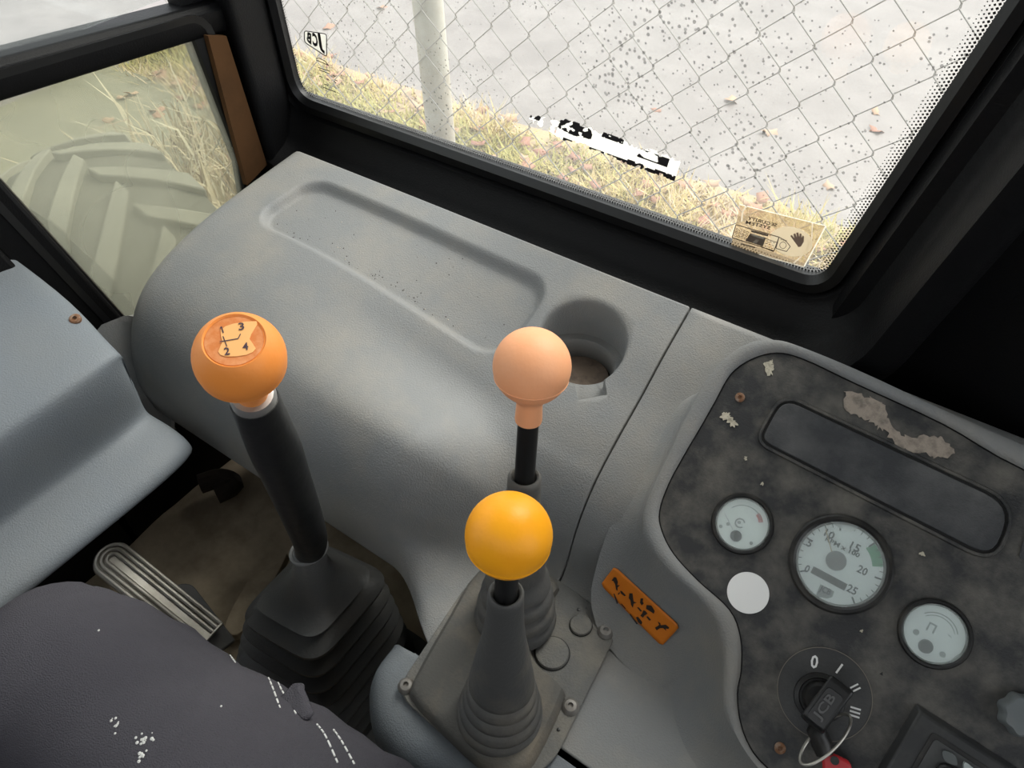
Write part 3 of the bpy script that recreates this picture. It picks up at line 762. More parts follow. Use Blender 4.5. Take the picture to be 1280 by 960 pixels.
pr1 = [(.0355, 0), (.036, .003), (.0345, .009), (.0300, .0115), (.0335, .014), (.0335, .018), (.0315, .023), (.0270, .0255), (.0305, .028), (.0305, .032), (.0285, .037), (.0245, .0395), (.0280, .042), (.0280, .046), (.026, .051), (.0228, .0535), (.0255, .056), (.0252, .062), (.0225, .080), (.0195, .102), (.0162, .122), (.0140, .142), (.0128, .160), (.0124, .174), (.0122, .181), (.0108, .1825), (.0092, .1815), (.0090, .172)]
lever('loader_lever', b1, k1, pr1, .0078, ballprof(.0268, .0125, .006, -62, -18), YEL, .6, 'yellow orange ball lever rising from the near bellows boot')
b2 = at_z((644, 772), PZ + .008); k2 = at_d((665, 458), .52)
pr2 = [(.036, 0), (.0368, .004), (.035, .010), (.030, .0135), (.035, .017), (.0345, .022), (.032, .027), (.027, .0305), (.032, .034), (.0315, .039), (.029, .044), (.0245, .0475), (.0285, .051), (.027, .058), (.0235, .063), (.0225, .072), (.020, .095), (.0165, .118), (.0142, .140), (.0134, .155), (.0130, .170), (.0128, .176), (.0112, .178), (.0095, .177), (.0092, .165)]
def knob2(r):
    P = [(r * .36, -r * 1.78), (r * .37, -r * 1.72), (r * .345, -r * 1.2), (r * .39, -r * 1.02), (r * .55, -r * .87)]
    for d_ in range(-54, 91, 6):
        a = math.radians(d_); P.append((max(r * math.cos(a), .0001), r * math.sin(a)))
        if d_ == -24: P += [(r * .945, -r * .345), (r * .965, -r * .325)]
    return P
lever('loader_lever', b2, k2, pr2, .0078, knob2(.0268), SAL, .55, 'faded salmon ball lever with collar in front of the cup holder')

# ---- gear lever
g_k = at_d((300, 447), .51); g1 = at_d((322, 500), .545); g2 = at_d((352, 580), .63); g3 = at_d((386, 668), .735); nk = at_d((386, 690), .79)
gb = at_z((405, 835), .03)
GL = thing('gear_lever', Vector((gb.x, gb.y, 0)), 'bent black gear lever with orange knob marked 1 to 4', 'gear lever')
kax = (at_d((290, 405), .468) - at_d((319, 493), .545)).normalized()
mb = MB(); r = .0285
P = [(.0105, -.052), (.0115, -.040), (.0125, -.030), (.017, -.0245)]
for d_ in range(-56, 49, 6):
    a = math.radians(d_); P.append((r * math.cos(a), r * math.sin(a)))
    if d_ == -20: P += [(r * .957, -r * .30), (r * .975, -r * .285)]
P += [(.0186, .0215), (.0176, .0205), (.0001, .0205)]
mb.lathe(P, g_k, kax, 48); kn = mb.build('knob', ORG, GL, sharp=40)
ku = (AX * 0 + Vector((0, 0, 0)))
kf = g_k + kax * .0207
def knobface(p, h=0): return on_plane(p, kf, kax) + kax * h
mb = MB(); mb.prism([Vector(q) for q in smooth_closed([tuple(knobface(p)) for p in ((276, 413), (292, 405), (321, 402), (318, 412), (312, 424), (320, 436), (308, 444), (282, 446), (273, 440), (278, 428))], 2)], kax, .0005)
mb.build('shift_plate', mat('shift_plate', srgb(238, 178, 112), .5), kn)
mb = MB(); mb.lathe([(.0001, 0), (.0172, 0), (.0172, .0002)], kf, kax, 40, False, False); mb.build('knob_recess', mat('recess_orange', srgb(205, 120, 60), .6, .7, srgb(225, 160, 110), 120), kn)
mb = MB(); INK = mat('shift_ink', (.06, .035, .05), .6)
for s_, c in (('2', (284, 440)), ('3', (302, 409)), ('4', (307, 434))):
    a, b = c; text_on(mb, s_, lambda t: knobface(t, .0009), (a - 3.0, b + 5), (a + 4.0, b + 4), (a - 4, b - 4.5))
def kseg(p, q, w=1.2):
    p, q = Vector(p), Vector(q); d = (q - p).normalized(); s_ = Vector((-d.y, d.x)) * w / 2
    mb.add([knobface(z_, .0008) for z_ in (p + s_, p - s_, q - s_, q + s_)], [(0, 1, 2, 3)])
kseg((277, 409), (279.5, 417), 1.6); kseg((275.5, 411.5), (277, 409), 1.2); kseg((279, 421), (284, 434)); kseg((275, 428), (298, 424)); kseg((298, 424), (301, 418))
mb.build('shift_pattern', INK, kn)
mb = MB(); mb.lathe([(.0135, -.062), (.0155, -.060), (.0158, -.054), (.0142, -.050), (.0115, -.0495)], g_k, kax, 36); mb.build('ferrule', mat('ferrule_steel', (.5, .49, .47), .35, .5, (.3, .29, .27), 60, metal=.8), GL)
sl0 = g_k - kax * .060
path = smooth_open([tuple(q) for q in (sl0, sl0.lerp(g2, .4), g2, g3, nk)], 6)
rad = [lerp(.0168, .0195, min(1, i / 10)) if i < 12 else lerp(.0190, .0135, (i - 12) / (len(path) - 13)) for i in range(len(path))]
mb = MB(); mb.tube(path, rad, 22); mb.build('sleeve', mat('sleeve_black', (.008, .0085, .009), .42, .6, (.018, .018, .018), 30, .3, 60), GL, sharp=60)
# ragged tape end on the sleeve
mb = MB()
for i, (p, q, d_) in enumerate((((318, 545), (326, 590), .60), ((330, 588), (340, 604), .63), ((333, 596), (345, 612), .64))):
    a, b = at_d(p, d_), at_d(q, d_ + .03); w = Vector((.01, .006, 0)); mb.prism([a, a + w, b + w * 1.2, b], Vector((.5, -.5, .2)).normalized(), .003)
mb.build('tape_tail', mat('sleeve_black', (.01, .01, .01)), GL)
# square pleated boot
boot_top = nk + (g3 - nk) * .12
def rsq(c, hx, hy, rot, e=4.5, n=48, tilt=None):
    out = []
    for i in range(n):
        a = 2 * math.pi * i / n; ca, sa = math.cos(a), math.sin(a)
        x = hx * math.copysign(abs(ca) ** (2 / e), ca); y = hy * math.copysign(abs(sa) ** (2 / e), sa)
        q = Vector((x * math.cos(rot) - y * math.sin(rot), x * math.sin(rot) + y * math.cos(rot), 0))
        if tilt: q.z = -(q.x * tilt[0] + q.y * tilt[1])
        out.append(c + q)
    return out
RR = []; NP = 8
neck = [(.0, .0165, 2.0), (.035, .018, 2.0), (.07, .024, 2.2), (.10, .034, 2.8), (.12, .045, 3.6)]
axb = gb - boot_top
tl3 = lambda f: (lerp(-.25, 0, f), lerp(.05, 0, f))
for t, h, e in neck: RR.append(rsq(boot_top + axb * (t / axb.length * .9), h, h * .95, .05, e, tilt=tl3(t)))
t_s = .12 / axb.length * .9
for i in range(NP):
    for k, (dt, dh) in enumerate(((.15, -.004), (.32, -.018), (.5, -.004), (.78, .006), (1.0, .004))):
        f = (i + dt) / NP; t = t_s + (1 - t_s) * f; h = .054 + .050 * f + dh
        RR.append(rsq(boot_top + axb * t, h, h * .98, .05, 5, tilt=tl3(f)))
RR.append(rsq(gb + Vector((0, 0, -.02)), .108, .106, .05, 6)); RR.append(rsq(Vector((gb.x, gb.y, .002)), .125, .122, .05, 7)); RR.append(rsq(Vector((gb.x, gb.y, -.006)), .127, .124, .05, 7))
mb = MB(); mb.rings(RR); mb.build('pleated_boot', DRUBBER, GL, sharp=50)
mb = MB(); mb.tube([boot_top + Vector((.0175 * math.cos(a), .0175 * math.sin(a), .0175 * math.cos(a) * .25)) for a in [2 * math.pi * i / 28 for i in range(29)]], .0022, 8); mb.build('boot_lip', mat('lip_grey', (.12, .12, .118), .6), GL)

# ---- steering pedestal cowl
CW = thing('steering_pedestal_cowl', (-.68, 0, rel(-.64)), 'blue grey steering pedestal cowl with flared lip in front of the driver', 'cowl')
right = [  # (pixel, z) down the right-hand edge: shelf end, crest, recess, lip
    [((0, 302), -.452), ((60, 360), -.462), ((98, 394), -.475), ((118, 415), -.487), ((128, 436), -.498)]]
secA = [(-.93, -.440), (-.80, -.455), (-.70, -.470), (-.640, -.479), (-.612, -.487), (-.604, -.494), (-.606, -.53), (-.616, -.574), (-.612, -.584), (-.590, -.590), (-.566, -.599), (-.560, -.610), (-.563, -.620), (-.59, -.628), (-.65, -.630), (-.74, -.64)]
ys_ = [(-.45, 0), (-.30, 0), (-.15, 0), (0, 0), (.08, 0), (.14, .0), (.175, .15), (.195, .5), (.207, 1.0), (.211, 1.6)]
G = []
for y, rr in ys_:
    row = []
    for i, (x, z) in enumerate(secA):
        lipk = sst(7, 10, i)
        yy = y + lipk * .006 * sst(.0, .2, y) + (1 - lipk) * sst(.1, .2, y) * .014 * sst(-.62, -.72, x)
        zz = z - rr * .008 * (1 - lipk) - lipk * rr * .004
        xx = x - (rr * .012 if i >= 5 else 0)
        row.append(Vector((xx, yy, rel(zz))))
    G.append(row)
lastr = G[-1]
G.append([q + Vector((-.002, .0005, -.012 if i < 9 else -.006)) for i, q in enumerate(lastr)])
G.append([Vector((q.x - .012, q.y - .010, min(q.z - .014, rel(-.618)))) if i < 12 else q + Vector((0, -.004, -.004)) for i, q in enumerate(lastr)])
mb = MB(); mb.grid(G); cws = mb.build('shell', BLUEGREY, CW, sharp=180, sub=2, solid=.004)
def cast(ob, p):
    bpy.context.view_layer.update(); dg = bpy.context.evaluated_depsgraph_get(); t_ = BVHTree.FromObject(ob, dg)
    r = ray(p).normalized(); inv = ob.matrix_world.inverted(); h = t_.ray_cast(inv @ CAM, r)
    return (ob.matrix_world @ h[0], h[1]) if h[0] else (None, None)
sp, sn_ = cast(cws, (95, 400))
if sp is None: sp, sn_ = cast(cws, (80, 410))
print('cowl screw', sp)
mb = MB(); screw_on(mb, sp, .0055, Vector((.3, -.2, 1)).normalized(), .004); mb.build('screw', RUST, CW)

# ---- pedals
def pedal(name, c, u, v, L, W, label, ridges=True):
    u = Vector(u).normalized(); v = Vector(v).normalized(); nrm = u.cross(v).normalized()
    if nrm.z < 0: nrm = -nrm
    v = nrm.cross(u)
    T = thing(name, (c.x, c.y, 0), label, 'pedal')
    def q(a, b, h=0): return c + u * a + v * b + nrm * h
    ol = [q(-L / 2, -W / 2)] + [q(L / 2 - W / 2 * .8 + .8 * W / 2 * math.sin(a_), -W / 2 * math.cos(a_)) for a_ in [math.pi * k_ / 14 for k_ in range(15)]] + [q(-L / 2, W / 2)]
    mb = MB(); mb.prism(ol, nrm, .010); mb.build('pad', METAL if ridges else DRUBBER, T, bev=.002)
    if ridges:
        for i, ww in enumerate((.86, .58, .30)):
            hw = W / 2 * ww; e = L / 2 - (W / 2 - hw)
            ce = L / 2 - W / 2 * .8
            o2 = [q(-L / 2 + .004, -hw, .011)] + [q(ce + .8 * hw * math.sin(a_), -hw * math.cos(a_), .011) for a_ in [math.pi * k_ / 12 for k_ in range(13)]] + [q(-L / 2 + .004, hw, .011)]
            mb = MB(); mb.tube(o2, .0034, 8); mb.build('tread_ridge', METAL, T)
    mb = MB(); mb.tube([q(0, 0, 0), q(.02, 0, -.03), Vector((c.x - .04, c.y, .0))], .010, 10); mb.build('arm', BLACK, T)
    return T
pc_ = at_z((185, 735), .14)
pa = at_z((126, 690), .15); pb = at_z((262, 800), .06)
pedal('brake_pedal', (pa + pb) / 2, pa - pb, at_z((210, 700), .14) - at_z((160, 770), .14), (pa - pb).length, .056, 'worn steel brake pedal with concentric tread ridges by the knee')
pa = at_z((222, 752), .055); pb = at_z((262, 805), .035)
pedal('rubber_pedal', (pa + pb) / 2, pa - pb, at_z((262, 752), .05) - at_z((215, 790), .05), .13, .06, 'dark rubber pedal just right of the steel pedal', False)
# folded rag-like lump of floor covering and pipe in the footwell corner
mb = MB()
lp = [at_z(p, .03) for p in ((250, 605), (275, 598), (292, 606), (270, 618))]
mb.tube(smooth_open([tuple(q) for q in lp], 4), .018, 10); tag(mb.build('hose_elbow', mat('dusty_hose', (.06, .045, .035), .9, .8, (.03, .022, .018), 40)), 'dusty short hose elbow on the footwell floor under the shelf', 'hose')
mb = MB()
fp = [at_z(p, .005) for p in ((345, 715), (362, 700), (322, 775), (300, 800), (285, 790), (300, 755), (320, 725))]
mb.prism([Vector(q) for q in smooth_closed([tuple(z) for z in fp], 4)], (0, 0, 1), .018); tag(mb.build('floor_mat_flap', MUD, bev=.006), 'muddy turned up flap of floor mat beside the pleated boot', 'floor mat')

# ---- key, ring and red tag
kb = ibc + PN * .0125
K = thing('ignition_key', kb, 'black plastic headed ignition key in the switch', 'key')
kn0, kn1, kn2, kn3 = pl((1040, 862), .016), pl((1072, 866), .016), pl((1046, 908), .016), pl((1022, 900), .016)
hu = (pl((1060, 858)) - pl((1030, 898))).normalized(); hw = PN.cross(hu)
kc_ = kb + PN * .014 + PU * .004
def kq(a, b, h): return kc_ + hu * a + PN * b + hw * h
ol = round_poly([kq(-.019, -.010, -.010), kq(.019, -.012, -.010), kq(.021, .012, -.007), kq(-.016, .010, -.007)], .004)
mb = MB(); mb.prism(ol, hw, .018); kh = mb.build('key_head', mat('key_black', (.012, .012, .012), .35), K, bev=.0015)
mb = MB(); mb.prism(round_poly([kq(-.013, .0105, -.004), kq(.013, .0115, -.004), kq(.013, .0115, .008), kq(-.013, .0105, .008)], .003), PN, .0016); mb.build('key_emblem', mat('key_relief', (.03, .03, .03), .4), kh)
mb = MB(); text_on(mb, 'JCB', lambda t: kq(t[0], .0136, t[1]), (-.010, -.002), (.010, -.002), (-.010, .006)); mb.build('key_lettering', mat('key_letter', (.10, .10, .10), .5), kh)
mb = MB(); mb.box(kb + PN * .001, (.0035, .001, .004), Matrix((hu, hw, PN)).transposed()); mb.build('blade', METAL, K)
rc = pl((1030, 918), .016)
KR = thing('key_ring', pl((1030, 925)), 'steel split ring hanging from the ignition key', 'key ring')
a1 = (pl((1060, 905)) - pl((1010, 930))).normalized(); a2 = (PN * .55 - PV * .8).normalized()
mb = MB(); mb.tube([rc + (a1 * math.cos(t) + a2 * math.sin(t)) * .019 + PN * .002 for t in [2 * math.pi * i / 40 for i in range(41)]], .0011, 8); mb.build('ring', METAL, KR)
mb = MB(); mb.tube([pl((1024, 895), .017), pl((1020, 910), .012), pl((1026, 925), .010), pl((1030, 940), .010)], [.005, .007, .0075, .006], 12); mb.build('clip', GBLACK, KR)
RTG = thing('key_tag', pl((1040, 952)), 'red plastic key tag hanging below the ignition', 'key tag')
mb = MB(); o_ = round_poly([pl(p, .006) for p in ((1026, 941), (1036, 936), (1062, 948), (1066, 985), (1030, 985))], .004)
mb.prism(o_, PN, .006); mb.build('tag_body', mat('tag_red', srgb(196, 52, 58), .35), RTG, bev=.002)
mb = MB(); mb.lathe([(.003, 0), (.003, .0008), (.0001, .0008)], pl((1042, 946), .0121), PN, 16, False, False); mb.build('tag_hole', GBLACK, RTG)

# ---- orange pictogram sticker on the console's wall
bpy.context.view_layer.update()
_v, _f = [], []
for ob in CON.children:
    if ob.name.split('.')[0] in ('shell', 'panel_surround'):
        n0 = len(_v); _v += [tuple(q.co) for q in ob.data.vertices]; _f += [tuple(i_ + n0 for i_ in p_.vertices) for p_ in ob.data.polygons]
cbvh = BVHTree.FromPolygons(_v, _f)
def stk(p, h=0):
    r = ray(p).normalized(); hit = cbvh.ray_cast(CAM, r); nn = hit[1]
    if nn.dot(r) > 0: nn = -nn
    return hit[0] + nn * h
ST = thing('instruction_sticker', stk((800, 757)), 'orange sticker with black digger pictograms on the console wall', 'sticker')
cn = [(769, 707), (851, 782), (828, 807), (751, 730)]
G = []
for i in range(25):
    u = i / 24; row = []
    for j in range(9):
        v = j / 8; e = .035
        uu, vv = u, v
        cut = max(0, abs(u - .5) - .5 + .06) / .06          # rounded corners
        vv = .5 + (v - .5) * (1 - .16 * cut * cut)
        a = Vector(cn[0]).lerp(Vector(cn[1]), uu); b = Vector(cn[3]).lerp(Vector(cn[2]), uu)
        row.append(stk(a.lerp(b, vv), .0012))
    G.append(row)
mb = MB(); mb.grid(G); mb.build('backing', mat('orange_label', srgb(206, 116, 22), .5, .4, srgb(190, 100, 22), 60), ST, solid=.0005)
mb = MB()
def pict(P): mb.add([stk((730 + a * 150 / 1108, 690 + b * 130 / 960), .0021) for a, b in P], [tuple(range(len(P)))])
for P in ([(285, 225), (310, 228), (325, 270), (318, 300), (345, 300), (322, 320), (322, 352), (305, 345), (295, 290), (278, 262), (262, 258)], [(345, 350), (362, 355), (400, 395), (385, 402), (350, 375)],
          [(430, 375), (460, 375), (465, 420), (470, 450), (498, 462), (470, 470), (462, 510), (445, 480), (440, 440), (424, 420)], [(320, 380), (340, 362), (344, 372), (326, 392)],
          [(535, 420), (560, 420), (555, 450), (565, 465), (545, 485), (530, 460)], [(590, 480), (635, 485), (665, 535), (655, 560), (625, 540), (585, 515)],
          [(500, 505), (515, 503), (545, 535), (535, 545)], [(560, 530), (580, 535), (600, 560), (570, 580), (555, 600), (530, 580), (548, 560)], [(585, 590), (600, 585), (630, 620), (612, 625)],
          [(490, 595), (510, 590), (550, 640), (540, 665), (510, 640)], [(430, 568), (440, 566), (508, 655), (496, 660)], [(345, 472), (360, 470), (400, 518), (388, 518)],
          [(690, 630), (715, 645), (720, 665), (765, 660), (798, 685), (790, 700), (765, 695), (770, 720), (740, 695), (710, 695), (680, 715), (665, 690), (690, 675), (705, 660)], [(280, 380), (290, 378), (325, 465), (312, 475)]):
    pict(P)
mb.build('pictograms', mat('label_ink', (.02, .012, .008), .6), ST)

# ================================================================== DECALS ON THE SIDE GLASS
def paper(name, col, tr=.6):
    m = bpy.data.materials.new(name); m.use_nodes = True; nt = m.node_tree; nt.nodes.remove(nt.nodes['Principled BSDF'])
    d = nt.nodes.new('ShaderNodeBsdfDiffuse'); d.inputs[0].default_value = (*col, 1); t = nt.nodes.new('ShaderNodeBsdfTranslucent'); t.inputs[0].default_value = (*col, 1)
    x = nt.nodes.new('ShaderNodeMixShader'); x.inputs[0].default_value = tr
    nt.links.new(d.outputs[0], x.inputs[1]); nt.links.new(t.outputs[0], x.inputs[2]); nt.links.new(x.outputs[0], nt.nodes['Material Output'].inputs['Surface']); return m
def gf(p, h=0.0): return at_y(p, GLY + .0022 - h)
LG = thing('maker_decal', gf((392, 75)), 'small black and white maker decal with glazing marks near the pane corner', 'decal')
mb = MB(); z8 = lambda a, b: (340 + a / 8, 20 + b / 8)
dec_o = round_poly([Vector((a, b)) for a, b in ((322, 148), (545, 180), (548, 408), (325, 262))], 26, 4)
for i in range(len(dec_o)):
    a, b = dec_o[i], dec_o[(i + 1) % len(dec_o)]; d_ = (b - a).normalized(); s_ = Vector((-d_.y, d_.x)) * 4.5
    mb.add([gf(z8(*q), .0007) for q in (a + s_, a - s_, b - s_, b + s_)], [(0, 1, 2, 3)])
mb.build('outline', mat('decal_black', (.012, .01, .012), .5), LG)
mb = MB(); mb.prism(round_poly([gf(z8(*p), .0003) for p in ((330, 157), (538, 188), (541, 396), (332, 258))], .002, 4), (0, -1, 0), .0003); mb.build('ground', paper('decal_white', (.95, .94, .9), .6), LG)
mb = MB()
for s_, p0, p1, p2 in (('J', (532, 385), (480, 350), (505, 195)), ('C', (462, 325), (408, 292), (455, 190)), ('B', (394, 288), (348, 256), (392, 178))):
    text_on(mb, s_, lambda t: gf(z8(*t), .0009), p0, p1, p2, bold=.05)
mb.build('lettering', mat('decal_black', (.01, .01, .01)), LG)
mb = MB()
lines = [((440, 430), (470, 420)), ((470, 420), (530, 450)), ((530, 450), (566, 495)), ((566, 495), (500, 465)), ((500, 465), (440, 440)), ((460, 515), (580, 553)), ((470, 535), (575, 580)), ((610, 590), (632, 606)), ((470, 600), (505, 612)), ((545, 628), (572, 640)), ((520, 680), (560, 694)), ((510, 712), (640, 762)), ((620, 650), (640, 672)), ((630, 640), (655, 650))]
for a, b in lines:
    a, b = Vector(z8(*a)), Vector(z8(*b)); d_ = (b - a).normalized(); s_ = Vector((-d_.y, d_.x)) * .45
    mb.add([gf(q, .0005) for q in (a + s_, a - s_, b - s_, b + s_)], [(0, 1, 2, 3)])
mb.build('glazing_marks', mat('decal_black', (.01, .01, .01)), LG)
# security sticker
SS = thing('security_sticker', gf((960, 300)), 'tan transparent security system sticker with white disc in the lower pane corner', 'sticker')
z6 = lambda a, b: (880 + a / 6.4, 230 + b / 6.4)
def film(name, col, a):
    m = paper(name, col, .6); nt = m.node_tree; o_ = nt.nodes['Material Output']; sh = o_.inputs['Surface'].links[0].from_node
    t = nt.nodes.new('ShaderNodeBsdfTransparent'); x = nt.nodes.new('ShaderNodeMixShader'); x.inputs[0].default_value = a
    nt.links.new(t.outputs[0], x.inputs[1]); nt.links.new(sh.outputs[0], x.inputs[2]); nt.links.new(x.outputs[0], o_.inputs['Surface']); return m
def flat(P, h, name, m, par, th=.0002):
    mb = MB(); mb.prism([gf(z6(*p), h) for p in P], (0, -1, 0), th); return mb.build(name, m, par)
flat([(290, 165), (975, 335), (800, 662), (215, 500)], 0, 'film', film('tan_film', (.55, .40, .22), .38), SS)
WF = paper('sticker_white', (.97, .93, .82), .75)
flat([(700 + 170 * math.cos(t) , 460 + 118 * math.sin(t) + 20 * math.cos(t)) for t in [2 * math.pi * i / 40 for i in range(40)]], .0003, 'white_disc', WF, SS)
SK = mat('sticker_ink', (.10, .075, .06), .6)
mb = MB()
text_on(mb, 'SECURITY', lambda t: gf(z6(*t), .0009), (580, 345), (345, 285), (588, 318)); text_on(mb, 'SYSTEM', lambda t: gf(z6(*t), .0009), (528, 365), (332, 318), (535, 338))
mb.build('lettering', SK, SS)
def edge(mb, P, w, h=.0008, closed=True):
    n_ = len(P)
    for i in range(n_ if closed else n_ - 1):
        a, b = Vector(P[i]), Vector(P[(i + 1) % n_]); d_ = (b - a).normalized(); s_ = Vector((-d_.y, d_.x)) * w / 2
        mb.add([gf(z6(*q), h) for q in (a + s_, a - s_, b - s_, b + s_)], [(0, 1, 2, 3)])
mb = MB()
edge(mb, [(255, 325), (600, 425), (560, 535), (225, 430)], 7)
edge(mb, [(600, 425), (655, 455), (690, 500), (660, 540), (575, 515)], 6)
edge(mb, [(470, 430), (590, 470), (555, 540), (455, 500)], 5)
for i in range(4):
    for j in range(3): x, y = 262 + i * 26 - j * 8, 355 + i * 8 + j * 24; edge(mb, [(x, y), (x + 15, y + 4), (x + 12, y + 17), (x - 3, y + 13)], 3)
for i in range(3):
    for j in range(3): x, y = 500 + i * 26 - j * 7, 452 + i * 8 + j * 22; edge(mb, [(x, y), (x + 15, y + 4)], 4, closed=False)
edge(mb, [(632 + 26 * math.cos(t), 490 + 26 * math.sin(t)) for t in [math.pi * i / 8 for i in range(16)]], 4)
for i in range(3): x, y = 616 + i * 18, 434 + i * 7; edge(mb, [(x, y), (x + 8, y + 3), (x + 6, y + 14), (x - 2, y + 11)], 3)
edge(mb, [(295, 478), (410, 510)], 9, closed=False)
mb.build('line_art', SK, SS)
mb = MB(); mb.add([gf(z6(*p), .0009) for p in ((370, 395), (495, 430), (470, 500), (330, 455))], [(0, 1, 2, 3)]); mb.add([gf(z6(*p), .0009) for p in ((380, 368), (515, 405), (512, 420), (376, 383))], [(0, 1, 2, 3)]); mb.build('dark_panel', mat('sticker_brown', (.16, .12, .09), .6), SS)
mb = MB(); mb.add([gf(z6(*p), .0012) for p in ((380, 400), (485, 432), (480, 444), (374, 412))], [(0, 1, 2, 3)]); mb.add([gf(z6(*p), .0012) for p in ((385, 470), (415, 445), (440, 450), (420, 475))], [(0, 1, 2, 3)]); mb.build('pale_flash', WF, SS)
mb = MB(); mb.add([gf(z6(*p), .0009) for p in ((755, 505), (690, 415), (702, 408), (722, 432), (715, 400), (730, 395), (742, 425), (738, 390), (755, 388), (762, 425), (765, 395), (780, 398), (780, 432), (790, 412), (800, 420), (798, 462), (775, 500))], [tuple(range(17))]); mb.build('hand_symbol', mat('sticker_tan', (.32, .22, .16), .6), SS)
mb = MB()
edge(mb, [(975, 335), (800, 662), (530, 590), (440, 560)], 9, closed=False); edge(mb, [(340, 175), (308, 220), (302, 300)], 12, closed=False); edge(mb, [(868, 310), (862, 440), (800, 560), (710, 640)], 9, closed=False); edge(mb, [(290, 165), (975, 335)], 5, closed=False)
mb.build('border_lines', WF, SS)
# torn white film with black print remnants
z5 = lambda a, b: (640 + a * 240 / 1280, 120 + b * 120 / 640)
TS = thing('torn_sticker', gf((755, 180)), 'torn strip of white sticker film with black print remnants across the pane', 'sticker')
A_, B_ = (105, 130), (1105, 490)
wb, bb = MB(), MB()
NX, NY = 230, 30
for i in range(NX):
    for j in range(NY):
        u, v = (i + .5) / NX, (j + .5) / NY
        wdt = 1.0
        env = sst(.0, .05, u) * sst(1.0, .97, u)
        n1 = noise.noise((u * 14, v * 2.4, 1.3)); n2 = noise.noise((u * 42, v * 7, 5.1)); n3 = noise.noise((u * 26, v * 4, 9.7))
        edge_d = min(v, 1 - v)
        keep = edge_d + .20 * n1 + .12 * n2 > .07 + .25 * sst(.25, .0, u)
        if not keep or u < .012: continue
        blk = False
        if u < .08 and v < .55 and n2 > -.25: blk = True
        if .20 < u < .42 and v < .62 - 1.0 * abs(u - .31) and n3 + n2 * .9 > -.22: blk = True
        if .48 < u < .62 and v < .22 and n2 > -.35: blk = True
        if .70 < u < .93 and .12 < v < .52 and n3 + n1 > .02: blk = True
        if v > .84 and n1 + .5 * n3 > -.15 and u > .25: blk = True
        if .68 < u < .8 and v > .76 and n2 > -.3: blk = True
        if u > .86 and v > .78 and n2 > -.35: blk = True
        if not blk and u < .2 and n3 < .05: continue
        def q(a, b):
            x = lerp(A_[0], B_[0], a); y = lerp(A_[1], B_[1], a); hh = lerp(70, 120, sst(0, .3, a)) + 22
            return gf(z5(x - 45 * (b - .5) * 1.0, y + (b - .45) * hh), .0004)
        P = [q(i / NX, j / NY), q((i + 1) / NX, j / NY), q((i + 1) / NX, (j + 1) / NY), q(i / NX, (j + 1) / NY)]
        (bb if blk else wb).add(P, [(0, 1, 2, 3)])
wb.build('white_film', paper('film_white', (.93, .92, .86), .8), TS, merge=1e-5)
tag(bb.build('black_print', mat('decal_black', (.01, .01, .01)), TS, merge=1e-5), kind='stuff')

# ================================================================== DRIVER'S LEGS (grey work trousers)
PER = thing('person', (-.52, .0, 0), 'seated person in dark grey work trousers with white stitching', 'person')
def leg_rings(path, seed):
    """path: (centre, up-ish half height, side half width) along the leg"""
    C_ = [tuple(c) + (h, w) for c, h, w in path]; S_ = smooth_open(C_, 8); R = []
    for i, s_ in enumerate(S_):
        c = Vector(s_[:3]); a = Vector(S_[max(i - 1, 0)][:3]); b = Vector(S_[min(i + 1, len(S_) - 1)][:3]); t = (b - a).normalized()
        side = Vector((0, 1, 0)); side = (side - t * side.dot(t)).normalized(); up = side.cross(t)
        if up.z < 0 and abs(t.z) < .7: up = -up
        if abs(t.z) >= .7 and up.x > 0: up = -up
        ring = []
        for k in range(40):
            an = 2 * math.pi * k / 40; q = c + side * (math.cos(an) * s_[4]) + up * (math.sin(an) * s_[3])
            nz = .010 * noise.noise((q.x * 9 + seed, q.y * 14, q.z * 9)) + .004 * max(0, noise.noise((q.x * 22 - q.y * 26 + seed, q.y * 9, q.z * 12))) + .0045 * noise.noise((q.x * 30 + seed, q.y * 18 + q.x * 18, q.z * 18))
            q += (q - c).normalized() * nz; ring.append(q)
        R.append(ring)
    return R
LY = 0.005; LZ = rel(-.640)
pr = [((.30, -.05, LZ - .01), .095, .105), ((.12, -.02, LZ), .093, .102), ((-.08, .005, LZ + .003), .088, .098), ((-.25, .006, LZ + .008), .084, .094), ((-.40, .002, LZ + .012), .080, .086), ((-.49, -.004, LZ + .003), .072, .078), ((-.53, -.008, LZ - .05), .066, .072), ((-.535, -.012, LZ - .14), .064, .068), ((-.53, -.015, LZ - .26), .060, .064), ((-.525, -.018, LZ - .37), .058, .062)]
TRO = mat('trouser_cloth', (.072, .069, .080), .95, .6, (.092, .088, .10), 9, .9, 900, spec=.1)
mb = MB(); RG = leg_rings(pr, 0); mb.rings(RG)
pr_l = [(Vector((c[0], c[1] - .30, c[2])), h, w) for c, h, w in pr]
mb2 = MB(); mb2.rings(leg_rings(pr_l, 40))
mb.add(mb2.v, mb2.f)
hip = [[Vector((.30 + .11 * math.cos(a), -.20 + .20 * math.sin(a), z)) for a in [2 * math.pi * i / 40 for i in range(40)]] for z in (LZ - .10, LZ - .05, LZ + .02, LZ + .08)]
mb.rings(hip)
body = mb.build('trousers', TRO, PER, sharp=80)
bvh = BVHTree.FromPolygons([tuple(v) for v in mb.v], [tuple(f) for f in mb.f])
def on_leg(p, lift=.0008):
    r = ray(p).normalized(); h = bvh.ray_cast(CAM, r)
    return None if h[0] is None else h[0] - r * lift
mb = MB()
